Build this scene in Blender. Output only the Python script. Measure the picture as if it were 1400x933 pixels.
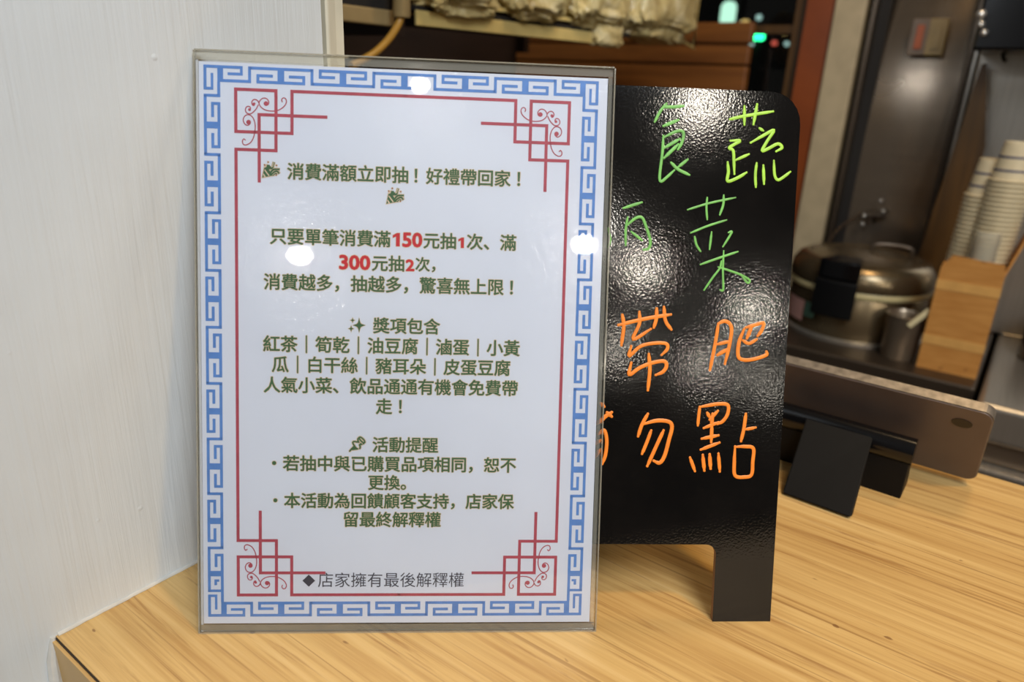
import bpy, bmesh, math, random
from mathutils import Vector, Matrix, noise

# ------------------------------------------------------------------ clear
for o in list(bpy.data.objects):
    bpy.data.objects.remove(o, do_unlink=True)
SC = bpy.context.scene
COL = SC.collection
random.seed(7)

# ------------------------------------------------------------------ camera (counter top is z = 0, wood grain runs along X)
F = 978.0                                    # focal length in pixels of a 1400 px wide frame
H = 0.2875                                   # camera height over the counter
_u = Vector((-1430, -421, F)).normalized()
_w = Vector((-114, 2661, F)).normalized()
_Z = -_w
_X = -_u
_X = (_X - _Z * _X.dot(_Z)).normalized()
_Y = _Z.cross(_X)
CAM = Vector((0, 0, H))
def cam_axis(i): return Vector((_X[i], _Y[i], _Z[i]))
RIGHT, DOWN, FWD = cam_axis(0), cam_axis(1), cam_axis(2)
cd = bpy.data.cameras.new('camera')
cam = bpy.data.objects.new('camera', cd)
COL.objects.link(cam)
cd.sensor_width = 36.0
cd.lens = F / 1400 * 36
cd.clip_start = 0.01
cam.matrix_world = Matrix((
    (RIGHT.x, -DOWN.x, -FWD.x, 0), (RIGHT.y, -DOWN.y, -FWD.y, 0), (RIGHT.z, -DOWN.z, -FWD.z, H), (0, 0, 0, 1)))
cd.dof.use_dof = True
cd.dof.focus_distance = 0.415
cd.dof.aperture_fstop = 6.3
SC.camera = cam

def ray(px, py): return RIGHT * (px - 700) + DOWN * (py - 466.5) + FWD * F
def on_z(px, py, z=0.0):
    r = ray(px, py); return CAM + r * ((z - H) / r.z)
def on_y(px, py, y):
    r = ray(px, py); return CAM + r * (y / r.y)
def on_x(px, py, x):
    r = ray(px, py); return CAM + r * (x / r.x)

# ------------------------------------------------------------------ world, exposure, lights
SC.view_settings.view_transform = 'Standard'
SC.view_settings.look = 'None'
SC.view_settings.gamma = 1.0
SC.view_settings.use_curve_mapping = False
SC.view_settings.exposure = 0.14
wd = bpy.data.worlds.new('night_room')
SC.world = wd
wd.use_nodes = True
wd.node_tree.nodes['Background'].inputs[0].default_value = (1.0, 0.93, 0.84, 1)
wd.node_tree.nodes['Background'].inputs[1].default_value = 0.055

def lamp(kind, name, loc, power, color, size=0.1, target=None, size_y=None, spot=None):
    l = bpy.data.lights.new(name, kind)
    l.energy = power; l.color = color
    if kind == 'AREA':
        l.shape = 'RECTANGLE' if size_y else 'DISK'
        l.size = size
        if size_y: l.size_y = size_y
    else:
        l.shadow_soft_size = size
        if kind == 'SPOT':
            l.spot_size = spot or 1.5; l.spot_blend = 0.6
    o = bpy.data.objects.new(name, l)
    COL.objects.link(o); o.location = loc
    if target is not None:
        o.rotation_euler = (Vector(target) - Vector(loc)).to_track_quat('-Z', 'Y').to_euler()
    return o

WARM = (1.0, 0.83, 0.62)
COOL = (0.86, 0.93, 1.0)
# LED panel over the customer's side
lamp('AREA', 'ceiling_panel_light', (0.85, -0.30, 1.5), 23, COOL, 0.8, (-0.28, 0.2, 0.1))
# warm fill spot, added to yellow the right of the counter
lamp('SPOT', 'counter_warm_fill', (0.45, 0.30, 1.3), 24, (1.0, 0.62, 0.20), 0.06, (0.02, 0.50, 0.0), spot=0.95)
# round downlights in the dining room, mirrored in the sign
for p, e, d in (((1.55, -3.58, 1.5), 9, 0.14), ((2.69, -2.16, 1.5), 8, 0.14), ((0.91, -1.40, 1.5), 1.2, 0.06)):
    lamp('AREA', 'downlight', p, e, (1.0, 0.94, 0.84), d, Vector(p) + (Vector((-0.2, 0.3, 0.1)) - Vector(p)).normalized() * 0.5 + Vector((0, 0, -0.75)))
# and mirrored in the grained blackboard
for p, e in (((1.86, -0.83, 1.5), 15), ((3.63, -2.42, 1.5), 27), ((5.54, -2.60, 1.5), 34), ((8.4, -4.9, 1.5), 48), ((6.3, -4.8, 1.5), 30),
             ((11.2, -5.4, 1.5), 32)):
    lamp('POINT', 'downlight', p, e, (1.0, 0.92, 0.78), 0.055)
# kitchen lamps: a warm bulb and a cool tube under the cabinets
lamp('AREA', 'kitchen_lamp', (0.05, 1.00, 1.30), 4.6, (1.0, 0.70, 0.38), 0.25, (-0.2, 1.5, -0.1))
lamp('AREA', 'tube_light', (-0.42, 0.90, 0.54), 0.6, COOL, 0.34, (-0.30, 1.75, 0.25), 0.03)

# ------------------------------------------------------------------ materials
def lin(c):
    out = []
    for v in c:
        v /= 255.0
        out.append(v / 12.92 if v <= 0.04045 else ((v + 0.055) / 1.055) ** 2.4)
    return tuple(out) + (1.0,)

class NT:
    def __init__(self, name):
        self.m = bpy.data.materials.new(name); self.m.use_nodes = True
        self.t = self.m.node_tree; self.n = self.t.nodes
        self.b = self.n['Principled BSDF']; self.out = self.n['Material Output']
    def add(self, kind, **kw):
        nd = self.n.new(kind)
        for k, v in kw.items():
            if k in nd.inputs: nd.inputs[k].default_value = v
            else: setattr(nd, k, v)
        return nd
    def link(self, a, b): self.t.links.new(a, b)
    def coords(self, scale=(1, 1, 1), rot=(0, 0, 0), src='Object'):
        tc = self.add('ShaderNodeTexCoord'); mp = self.add('ShaderNodeMapping')
        mp.inputs['Scale'].default_value = scale; mp.inputs['Rotation'].default_value = rot
        self.link(tc.outputs[src], mp.inputs['Vector']); return mp.outputs[0]
    def noise(self, vec, scale=5, detail=4, rough=0.5, dist=0.0):
        nd = self.add('ShaderNodeTexNoise'); nd.inputs['Scale'].default_value = scale
        nd.inputs['Detail'].default_value = detail; nd.inputs['Roughness'].default_value = rough
        nd.inputs['Distortion'].default_value = dist
        self.link(vec, nd.inputs['Vector']); return nd.outputs[0]
    def ramp(self, fac, stops):
        r = self.add('ShaderNodeValToRGB'); e = r.color_ramp.elements
        while len(e) < len(stops): e.new(0.5)
        for el, (p, c) in zip(e, stops): el.position = p; el.color = c
        self.link(fac, r.inputs[0]); return r.outputs[0]
    def mix(self, fac, a, b, mode='MIX'):
        m = self.add('ShaderNodeMix', data_type='RGBA', blend_type=mode)
        for i, v in ((0, fac), (6, a), (7, b)):
            if hasattr(v, 'is_linked') or isinstance(v, bpy.types.NodeSocket): self.link(v, m.inputs[i])
            else: m.inputs[i].default_value = v
        return m.outputs[2]
    def bump(self, h, strength=0.3, dist=0.01, normal=None):
        b = self.add('ShaderNodeBump'); b.inputs['Strength'].default_value = strength; b.inputs['Distance'].default_value = dist
        self.link(h, b.inputs['Height'])
        if normal is not None: self.link(normal, b.inputs['Normal'])
        self.link(b.outputs[0], self.b.inputs['Normal']); return b.outputs[0]
    def math(self, op, a, b):
        m = self.add('ShaderNodeMath', operation=op)
        for i, v in ((0, a), (1, b)):
            if isinstance(v, bpy.types.NodeSocket): self.link(v, m.inputs[i])
            else: m.inputs[i].default_value = v
        return m.outputs[0]

def plain(name, rgb, rough=0.5, metal=0.0, spec=0.5, var=0.06, scale=30, bump=0.0):
    t = NT(name)
    c = lin(rgb)
    v = t.coords()
    n = t.noise(v, scale, 3)
    d = tuple(x * (1 - var * 2) for x in c[:3]) + (1,)
    l = tuple(min(1, x * (1 + var)) for x in c[:3]) + (1,)
    t.link(t.ramp(n, [(0.3, d), (0.7, l)]), t.b.inputs['Base Color'])
    t.b.inputs['Roughness'].default_value = rough
    t.b.inputs['Metallic'].default_value = metal
    t.b.inputs['Specular IOR Level'].default_value = spec
    if bump: t.bump(n, bump, 0.002)
    return t.m

def emit(name, rgb, s):
    t = NT(name)
    t.b.inputs['Base Color'].default_value = (0, 0, 0, 1)
    t.b.inputs['Emission Color'].default_value = lin(rgb)
    t.b.inputs['Emission Strength'].default_value = s
    return t.m

# counter laminate: streaky boards running along X
def mat_counter():
    t = NT('wood_laminate')
    v = t.coords((1.2, 18, 1))
    broad = t.noise(v, 2.2, 5, 0.6, 0.4)
    v2 = t.coords((2.4, 95, 1))
    fine = t.noise(v2, 2.0, 5, 0.65, 0.2)
    v3 = t.coords((2.6, 52, 1))
    streak = t.noise(v3, 1.7, 6, 0.7, 0.5)
    c = t.ramp(broad, [(0.30, lin((174, 131, 74))), (0.45, lin((198, 159, 98))), (0.58, lin((212, 176, 114))), (0.75, lin((222, 192, 134)))])
    c = t.mix(0.55, c, t.ramp(fine, [(0.3, lin((164, 121, 66))), (0.55, lin((210, 174, 112))), (0.75, lin((226, 196, 140)))]))
    dark = t.ramp(streak, [(0.57, (0, 0, 0, 1)), (0.66, (1, 1, 1, 1))])
    c = t.mix(t.math('MULTIPLY', dark, 0.6), c, lin((138, 90, 44)))
    thin = t.noise(t.coords((1.5, 210, 1)), 1.3, 3, 0.6, 0.3)
    c = t.mix(t.math('MULTIPLY', t.ramp(thin, [(0.60, (0, 0, 0, 1)), (0.68, (1, 1, 1, 1))]), 0.5), c, lin((128, 84, 40)))
    sp = t.noise(t.coords((60, 110, 60)), 1.0, 1)
    spots = t.ramp(sp, [(0.765, (0, 0, 0, 1)), (0.79, (1, 1, 1, 1))])
    c = t.mix(t.math('MULTIPLY', spots, 0.7), c, lin((112, 70, 38)))
    t.link(c, t.b.inputs['Base Color'])
    t.b.inputs['Roughness'].default_value = 0.42
    t.b.inputs['Specular IOR Level'].default_value = 0.4
    t.bump(fine, 0.08, 0.0006)
    return t.m

def mat_wall():
    t = NT('brushed_white_paint')
    v = t.coords((1, 300, 9), (0.05, 0, 0))
    s1 = t.noise(v, 1.0, 3, 0.55, 0.3)
    v2 = t.coords((1, 120, 7), (-0.18, 0, 0))
    s2 = t.noise(v2, 1.0, 4, 0.55, 0.4)
    v3 = t.coords()
    bl = t.noise(v3, 9, 3)
    pim = t.add('ShaderNodeTexVoronoi'); pim.inputs['Scale'].default_value = 34
    t.link(v3, pim.inputs['Vector'])
    pr = t.ramp(pim.outputs['Distance'], [(0.015, (1, 1, 1, 1)), (0.06, (0, 0, 0, 1))])
    h = t.math('ADD', t.math('MULTIPLY', s1, 0.35), t.math('MULTIPLY', s2, 0.45))
    h = t.math('ADD', h, t.math('MULTIPLY', bl, 0.8))
    h = t.math('ADD', h, t.math('MULTIPLY', pr, 0.22))
    t.link(t.ramp(bl, [(0.3, lin((203, 207, 209))), (0.7, lin((212, 217, 220)))]), t.b.inputs['Base Color'])
    t.b.inputs['Roughness'].default_value = 0.5
    t.bump(h, 0.75, 0.0019)
    return t.m

def mat_board_black():
    t = NT('black_grained_lacquer')
    v = t.coords()
    n = t.noise(v, 760, 2, 0.5)
    vo = t.add('ShaderNodeTexVoronoi'); vo.inputs['Scale'].default_value = 900
    t.link(v, vo.inputs['Vector'])
    sm = t.noise(v, 18, 4, 0.6)
    t.link(t.ramp(sm, [(0.4, lin((9, 8, 8))), (0.7, lin((19, 17, 16)))]), t.b.inputs['Base Color'])
    t.b.inputs['Roughness'].default_value = 0.09
    t.b.inputs['Specular IOR Level'].default_value = 0.42
    t.bump(t.math('ADD', n, t.math('MULTIPLY', vo.outputs['Distance'], 0.5)), 0.064, 0.0005)
    return t.m

def mat_clear(name, tint=(1, 1, 1), gloss=1.0, rough=0.01, haze=0.0, hazecol=(0.8, 0.8, 0.75)):
    t = NT(name)
    t.n.remove(t.b)
    tr = t.add('ShaderNodeBsdfTransparent'); tr.inputs[0].default_value = (*tint, 1)
    gl = t.add('ShaderNodeBsdfGlossy'); gl.inputs['Roughness'].default_value = rough
    fr = t.add('ShaderNodeFresnel'); fr.inputs[0].default_value = 1.45
    mx = t.add('ShaderNodeMixShader')
    t.link(t.math('MULTIPLY', fr.outputs[0], gloss), mx.inputs[0])
    t.link(tr.outputs[0], mx.inputs[1]); t.link(gl.outputs[0], mx.inputs[2])
    res = mx.outputs[0]
    if haze:
        df = t.add('ShaderNodeBsdfDiffuse'); df.inputs[0].default_value = (*hazecol, 1)
        m2 = t.add('ShaderNodeMixShader'); m2.inputs[0].default_value = haze
        t.link(res, m2.inputs[1]); t.link(df.outputs[0], m2.inputs[2]); res = m2.outputs[0]
    t.link(res, t.out.inputs['Surface'])
    return t.m

def mat_steel(name, rgb=(150, 146, 140), rough=0.3, stretch=(1, 1, 60)):
    t = NT(name)
    n = t.noise(t.coords(stretch), 6, 4)
    bl = t.noise(t.coords(), 3.5, 3)
    c = lin(rgb); d = tuple(x * 0.8 for x in c[:3]) + (1,)
    t.link(t.ramp(n, [(0.3, d), (0.7, c)]), t.b.inputs['Base Color'])
    t.b.inputs['Metallic'].default_value = 0.8
    t.link(t.math('ADD', t.math('MULTIPLY', bl, 0.2), rough - 0.1), t.b.inputs['Roughness'])
    t.bump(bl, 0.15, 0.01)
    return t.m

def mat_paper():
    t = NT('glossy_white_paper')
    v = t.coords()
    n = t.noise(v, 300, 3, 0.6)
    bl = t.noise(v, 12, 2)
    t.link(t.ramp(bl, [(0.3, lin((216, 222, 236))), (0.7, lin((222, 228, 241)))]), t.b.inputs['Base Color'])
    t.b.inputs['Roughness'].default_value = 0.6
    t.b.inputs['Coat Weight'].default_value = 0.5
    t.b.inputs['Coat Roughness'].default_value = 0.05
    bp = t.add('ShaderNodeBump'); bp.inputs['Strength'].default_value = 0.22; bp.inputs['Distance'].default_value = 0.0008
    t.link(n, bp.inputs['Height']); t.link(bp.outputs[0], t.b.inputs['Coat Normal'])
    return t.m

def mat_wood_plank(name, a, b, stretch):
    t = NT(name)
    n = t.noise(t.coords(stretch), 3, 5, 0.6, 0.6)
    t.link(t.ramp(n, [(0.3, lin(a)), (0.7, lin(b))]), t.b.inputs['Base Color'])
    t.b.inputs['Roughness'].default_value = 0.45
    return t.m

def mat_plastic_bag():
    t = NT('cloudy_plastic_film')
    v = t.coords()
    n = t.noise(v, 22, 5, 0.6, 0.8)
    t.link(t.ramp(n, [(0.32, lin((160, 138, 88))), (0.5, lin((206, 186, 130))), (0.68, lin((236, 222, 178)))]), t.b.inputs['Base Color'])
    t.b.inputs['Roughness'].default_value = 0.25
    t.b.inputs['Transmission Weight'].default_value = 0.15
    t.bump(n, 0.6, 0.01)
    return t.m

def mat_card():
    t = NT('brown_cardboard')
    n = t.noise(t.coords((1, 1, 6)), 20, 4)
    sp = t.noise(t.coords(), 45, 2)
    c = t.ramp(n, [(0.3, lin((184, 122, 52))), (0.7, lin((202, 142, 70)))])
    c = t.mix(t.ramp(sp, [(0.66, (0, 0, 0, 1)), (0.75, (0.5, 0.5, 0.5, 1))]), c, lin((130, 80, 34)))
    t.link(c, t.b.inputs['Base Color'])
    t.b.inputs['Roughness'].default_value = 0.8
    return t.m

M = dict(
    counter=mat_counter(), wall=mat_wall(), board=mat_board_black(), paper=mat_paper(),
    edge_dark=plain('dark_edge_seam', (40, 28, 20), 0.6), mdf=plain('raw_fibreboard_edge', (150, 112, 78), 0.7, scale=200),
    trim=plain('cream_trim_paint', (214, 208, 188), 0.4), groove=plain('shadow_gap_filler', (150, 132, 88), 0.7),
    acrylic=mat_clear('clear_acrylic', (1, 1, 1), 0.7), acrylic_back=mat_clear('clear_acrylic_back', (1, 1, 0.99), 0.3), rim=mat_clear('acrylic_cut_edge', (0.95, 0.94, 0.88), 1.2, 0.10, 0.22, (0.85, 0.82, 0.70)),
    seam=mat_clear('acrylic_glue_seam', (0.97, 0.96, 0.92), 1.5, 0.05, 0.13, (0.90, 0.88, 0.78)),
    seam_lit=mat_clear('acrylic_lit_seam', (0.97, 0.97, 0.97), 1.2, 0.08, 0.42, (0.92, 0.94, 0.97)),  # pale haze paints in the light caught along the left seam
    blue=plain('blue_ink', (92, 138, 206), 0.6, scale=200), red=plain('dull_red_ink', (176, 74, 88), 0.6, scale=200),
    green=plain('green_ink', (64, 100, 64), 0.6, scale=200), halo=plain('tan_outline_ink', (216, 194, 166), 0.6),
    rednum=plain('red_ink', (200, 44, 52), 0.6), grey=plain('dark_grey_ink', (70, 68, 78), 0.6),
    lime=plain('lime_marker', (168, 222, 72), 0.45, var=0.1, scale=160), fern=plain('pale_green_marker', (118, 190, 92), 0.45, var=0.12, scale=160),
    orange=plain('orange_marker', (244, 138, 40), 0.45, var=0.06, scale=160),
    tablet=plain('grey_anodised_metal', (104, 92, 88), 0.42, 0.3), tablet_edge=plain('worn_silver_edge', (140, 132, 122), 0.4, 0.5, scale=160, var=0.2),
    black=plain('black_plastic', (11, 11, 12), 0.55, spec=0.2, scale=120), lens=plain('dark_lens', (34, 26, 22), 0.2),
    black_gloss=plain('gloss_black_plastic', (12, 12, 14), 0.18),
    steel=mat_steel('brushed_steel', (160, 144, 126), 0.24), steel_bright=mat_steel('bright_steel', (200, 194, 184), 0.3, (60, 1, 1)),
    steel_dark=mat_steel('dark_steel', (96, 84, 72), 0.38), chrome=mat_steel('chrome', (220, 216, 210), 0.16),
    steel_cook=mat_steel('cooker_steel', (128, 112, 86), 0.26, (1, 1, 1)),
    cream=plain('cream_plastic', (206, 190, 140), 0.4), post=plain('cream_column_paint', (182, 166, 134), 0.55),
    redwood=mat_wood_plank('reddish_varnished_wood', (110, 48, 8), (136, 64, 14), (1, 30, 1)),
    plank=mat_wood_plank('brown_plank', (104, 60, 22), (140, 86, 36), (1, 1, 14)),
    darkwood=mat_wood_plank('dark_brown_panel', (34, 24, 18), (50, 34, 24), (1, 1, 10)),
    brown_streak=mat_wood_plank('brown_streaked', (58, 38, 12), (92, 62, 22), (20, 20, 1)),
    bag=mat_plastic_bag(), card=mat_card(), cup=plain('white_paper_cup', (216, 200, 164), 0.5), cupblue=plain('blue_print', (52, 54, 96), 0.5),
    film=mat_clear('thin_plastic_sleeve', (0.97, 0.96, 0.92), 1.0, 0.2, 0.30, (0.86, 0.82, 0.68)),
    glass=mat_clear('window_glass', (0.92, 0.95, 0.95)), dark=plain('dark_interior', (24, 20, 17), 0.7), floor=plain('dark_floor_tile', (60, 52, 46), 0.5),
    rail=plain('cream_shelf_rail', (196, 172, 108), 0.45), hose=plain('amber_hose', (176, 130, 52), 0.3),
    rocker=plain('orange_rocker_switch', (180, 92, 44), 0.4), plate=plain('grey_switch_plate', (126, 112, 100), 0.45), plate2=plain('cream_switch_plate', (160, 144, 104), 0.45),
    pink=plain('pink_sticker', (196, 150, 140), 0.5), teal=plain('teal_sticker', (84, 120, 104), 0.5), white=plain('off_white_handle', (206, 192, 150), 0.4),
    tumbler=plain('dull_tumbler_steel', (158, 142, 122), 0.32, 0.75), pipe=plain('dull_beige_metal', (166, 142, 98), 0.4, 0.2),
    street=plain('night_street', (10, 11, 13), 0.8), caulk=plain('white_caulk', (206, 204, 198), 0.6, scale=90, bump=0.4),
    teal_e=emit('traffic_green_light', (40, 255, 150), 5.0), sign_e=emit('lit_sign_face', (200, 255, 225), 1.1), warm_e=emit('amber_window', (255, 214, 130), 0.8),
    red_e=emit('tail_light', (255, 110, 90), 0.7), pale_e=emit('pale_lamp', (190, 230, 220), 0.8), led_e=emit('led_lamp_face', (235, 245, 255), 2.2),
    led_w=emit('warm_tube_face', (255, 196, 96), 1.3),
)

# ------------------------------------------------------------------ helpers
def obj(name, bm, mat, parent=None, smooth=False):
    me = bpy.data.meshes.new(name)
    bmesh.ops.recalc_face_normals(bm, faces=bm.faces[:]) if False else None
    bm.to_mesh(me); bm.free()
    for m in (mat if isinstance(mat, (list, tuple)) else [mat]): me.materials.append(m)
    if smooth:
        for p in me.polygons: p.use_smooth = True
        try: me.set_sharp_from_angle(angle=math.radians(40))
        except Exception: pass
    o = bpy.data.objects.new(name, me); COL.objects.link(o)
    if parent: o.parent = parent
    return o
def tag(o, label, cat, group=None, kind=None):
    if label: o['label'] = label
    if cat: o['category'] = cat
    if group: o['group'] = group
    if kind: o['kind'] = kind
    return o
def struct(o): o['kind'] = 'structure'; return o
def thing(name, label, cat, loc=(0, 0, 0), rotz=0.0, group=None, mat=None):
    o = bpy.data.objects.new(name, None); COL.objects.link(o)
    o.empty_display_size = 0.02
    if mat is not None: o.matrix_world = mat
    else: o.location = loc; o.rotation_euler = (0, 0, rotz)
    return tag(o, label, cat, group)

def box(bm, lo, hi, mi=0, bev=0.0, seg=2):
    vs = [bm.verts.new((x, y, z)) for z in (lo[2], hi[2]) for y in (lo[1], hi[1]) for x in (lo[0], hi[0])]
    fs = [bm.faces.new([vs[i] for i in q]) for q in ((0, 2, 3, 1), (4, 5, 7, 6), (0, 1, 5, 4), (2, 6, 7, 3), (0, 4, 6, 2), (1, 3, 7, 5))]
    for f in fs: f.material_index = mi
    if bev:
        es = list({e for f in fs for e in f.edges})
        r = bmesh.ops.bevel(bm, geom=es, offset=bev, segments=seg, affect='EDGES', profile=0.5)
        for f in r['faces']: f.material_index = mi
    return fs
def prism(bm, pts, z0, z1, mi=0, mside=None, axis='z', bev=0.0):
    """outline pts (2D) extruded between z0 and z1; axis 'y' puts the outline in XZ"""
    def P(p, h): return (p[0], p[1], h) if axis == 'z' else (p[0], h, p[1]) if axis == 'y' else (h, p[0], p[1])
    a = [bm.verts.new(P(p, z0)) for p in pts]; b = [bm.verts.new(P(p, z1)) for p in pts]
    n = len(pts); fs = []
    f = bm.faces.new(a[::-1]); f.material_index = mi; fs.append(f)
    f = bm.faces.new(b); f.material_index = mi; fs.append(f)
    for i in range(n):
        f = bm.faces.new((a[i], a[(i + 1) % n], b[(i + 1) % n], b[i])); f.material_index = mi if mside is None else mside; fs.append(f)
    bmesh.ops.recalc_face_normals(bm, faces=fs)
    if bev:
        es = [e for e in {e for f in fs for e in f.edges} if all(f in fs for f in e.link_faces) and not (abs(e.verts[0].co[{'z':2,'y':1,'x':0}[axis]] - e.verts[1].co[{'z':2,'y':1,'x':0}[axis]]) > 1e-7)]
        bmesh.ops.bevel(bm, geom=es, offset=bev, segments=2, affect='EDGES', profile=0.5)
def lathe(bm, prof, seg=48, c=(0, 0), mi=0, a0=0.0, a1=math.tau):
    full = abs(a1 - a0 - math.tau) < 1e-6
    rings = []
    n = seg if full else seg + 1
    for r, z in prof:
        if r < 1e-6: rings.append([bm.verts.new((c[0], c[1], z))])
        else: rings.append([bm.verts.new((c[0] + r * math.cos(a0 + (a1 - a0) * i / seg), c[1] + r * math.sin(a0 + (a1 - a0) * i / seg), z)) for i in range(n)])
    for A, B in zip(rings, rings[1:]):
        for i in range(n if full else n - 1):
            j = (i + 1) % n
            q = [A[i % len(A)] if len(A) == 1 else A[i]]
            if len(A) > 1: q.append(A[j])
            if len(B) > 1: q += [B[j], B[i]]
            else: q.append(B[0])
            if len(set(q)) >= 3:
                f = bm.faces.new(q); f.material_index = mi
def smooth_path(pts, sub=6):
    pts = [Vector(p) for p in pts]
    if len(pts) < 3: return pts
    P = [pts[0] * 2 - pts[1]] + pts + [pts[-1] * 2 - pts[-2]]
    out = []
    for i in range(1, len(P) - 2):
        a, b, c, d = P[i - 1:i + 3]
        for k in range(sub):
            t = k / sub
            out.append(0.5 * ((2 * b) + (c - a) * t + (2 * a - 5 * b + 4 * c - d) * t * t + (3 * b - a - 3 * c + d) * t ** 3))
    out.append(pts[-1]); return out
def tube(bm, pts, r, seg=8, mi=0, flat=None, up=Vector((0, 0, 1)), caps=True):
    """round tube; with flat = (normal, factor) it is squashed along the normal"""
    pts = [Vector(p) for p in pts]
    rings = []
    n = len(pts)
    for i, p in enumerate(pts):
        t = (pts[min(i + 1, n - 1)] - pts[max(i - 1, 0)])
        if t.length < 1e-9: t = Vector((1, 0, 0))
        t.normalize()
        u = flat[0] if flat else up
        s = t.cross(u)
        if s.length < 1e-4: s = t.cross(Vector((1, 0, 0)))
        s.normalize(); v = s.cross(t).normalized()
        rr = r(i / (n - 1)) if callable(r) else r
        k = flat[1] if flat else 1.0
        rings.append([bm.verts.new(p + s * rr * math.cos(math.tau * j / seg) + v * rr * k * math.sin(math.tau * j / seg)) for j in range(seg)])
    for A, B in zip(rings, rings[1:]):
        for j in range(seg):
            f = bm.faces.new((A[j], A[(j + 1) % seg], B[(j + 1) % seg], B[j])); f.material_index = mi
    if caps:
        for R in (rings[0][::-1], rings[-1]):
            f = bm.faces.new(R); f.material_index = mi
def disc(bm, c, r, seg=14, mi=0):
    f = bm.faces.new([bm.verts.new((c[0] + r * math.cos(math.tau * i / seg), c[1] + r * math.sin(math.tau * i / seg), c[2])) for i in range(seg)]); f.material_index = mi
def rect(bm, x0, y0, x1, y1, z, mi=0):
    x0, x1 = sorted((x0, x1)); y0, y1 = sorted((y0, y1))
    f = bm.faces.new([bm.verts.new(p) for p in ((x0, y0, z), (x1, y0, z), (x1, y1, z), (x0, y1, z))]); f.material_index = mi
def round_poly(pts, radii, seg=6):
    out = []; n = len(pts)
    for i in range(n):
        p = Vector(pts[i]); r = radii[i] if isinstance(radii, (list, tuple)) else radii
        if r <= 0: out.append(tuple(p)); continue
        a = (Vector(pts[i - 1]) - p).normalized(); b = (Vector(pts[(i + 1) % n]) - p).normalized()
        c = p + (a + b) * r
        s, e = p + a * r, p + b * r
        for k in range(seg + 1):
            t = k / seg * math.pi / 2
            out.append(tuple(c + (s - c) * math.cos(t) + (e - c) * math.sin(t)))
    return out
class Plane:
    """a leaning board: origin at its lower corner, d along its lower edge, up its face; local axes d, up, normal towards the viewer"""
    def __init__(self, o, d, lean):
        self.o = o; self.d = d; nh = Vector((-d.y, d.x, 0)); t = math.radians(lean)
        self.up = Vector((0, 0, 1)) * math.cos(t) + nh * math.sin(t); self.n = d.cross(self.up); self.nh = nh
        self.mat = Matrix(((d.x, self.up.x, self.n.x, o.x), (d.y, self.up.y, self.n.y, o.y), (d.z, self.up.z, self.n.z, o.z), (0, 0, 0, 1)))
    def at(self, px, py):
        r = ray(px, py); k = (self.o - CAM).dot(self.n) / r.dot(self.n); q = CAM + r * k - self.o
        return Vector((q.dot(self.d), q.dot(self.up), 0))

# ================================================================== SETTING
WX = -0.3655          # face of the painted wall
CY = 0.645            # back edge of the counter
WT = -0.15            # kitchen worktop level
BY = 1.80             # back wall

bm = bmesh.new(); box(bm, (-2.4, -1.5, -0.95), (1.6, 2.2, -0.90)); struct(obj('floor', bm, M['floor']))
# painted wall at the left (its end carries the trim)
bm = bmesh.new(); box(bm, (WX - 0.12, -1.2, -0.90), (WX, 0.3019, 1.6)); struct(obj('wall_left', bm, M['wall']))
bm = bmesh.new(); box(bm, (WX - 0.12, 0.3019, -0.90), (WX - 0.004, 0.3043, 1.6)); struct(obj('trim_1', bm, M['groove']))
bm = bmesh.new()
prism(bm, [(WX - 0.12, 0.3043), (WX + 0.0008, 0.3043), (WX + 0.0016, 0.3055), (WX + 0.0016, 0.3065), (WX, 0.3125), (WX - 0.0012, 0.3128), (WX - 0.0012, 0.3195), (WX - 0.12, 0.3195)], -0.90, 1.6)
struct(obj('trim_2', bm, M['trim']))
# white caulk bead along the foot of the wall
bm = bmesh.new()
for i in range(60):
    pass
pts = [(WX + 0.0004 + 0.0005 * noise.noise(Vector((i * 0.37, 0, 0))), 0.106 + i * 0.0033, 0.0006 + 0.0006 * noise.noise(Vector((i * 0.5, 3, 0)))) for i in range(59)]
tube(bm, pts, 0.0013, 8)
struct(obj('trim_3', bm, M['caulk'], smooth=True))
# narrow painted strip continuing down the wall corner under the counter
bm = bmesh.new(); tube(bm, [(WX + 0.0004, 0.1035, 0.0005), (WX + 0.001, 0.1010, -0.012), (WX + 0.001, 0.0995, -0.05), (WX + 0.001, 0.0985, -0.2)], lambda t: 0.0014 + 0.0035 * min(1, t * 1.3), 8)
struct(obj('trim_4', bm, M['caulk'], smooth=True))

# the wooden counter: top, thin dark seam, front apron
ct = thing('counter', 'long wood-grain laminate serving counter carrying the sign and the blackboard', 'counter', (0, 0.105, 0))
bm = bmesh.new(); box(bm, (WX, 0.0, -0.022), (1.2, CY - 0.105, 0.0)); obj('worktop', bm, M['counter'], ct)
bm = bmesh.new(); box(bm, (WX, -0.0008, -0.0225), (1.2, -0.0001, -0.0002)); obj('edge_seam', bm, M['edge_dark'], ct)
bm = bmesh.new(); box(bm, (WX, -0.0026, -0.25), (1.2, -0.0009, -0.0010)); box(bm, (WX, 0.002, -0.90), (1.2, CY - 0.125, -0.0226)); obj('apron', bm, M['counter'], ct)

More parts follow.
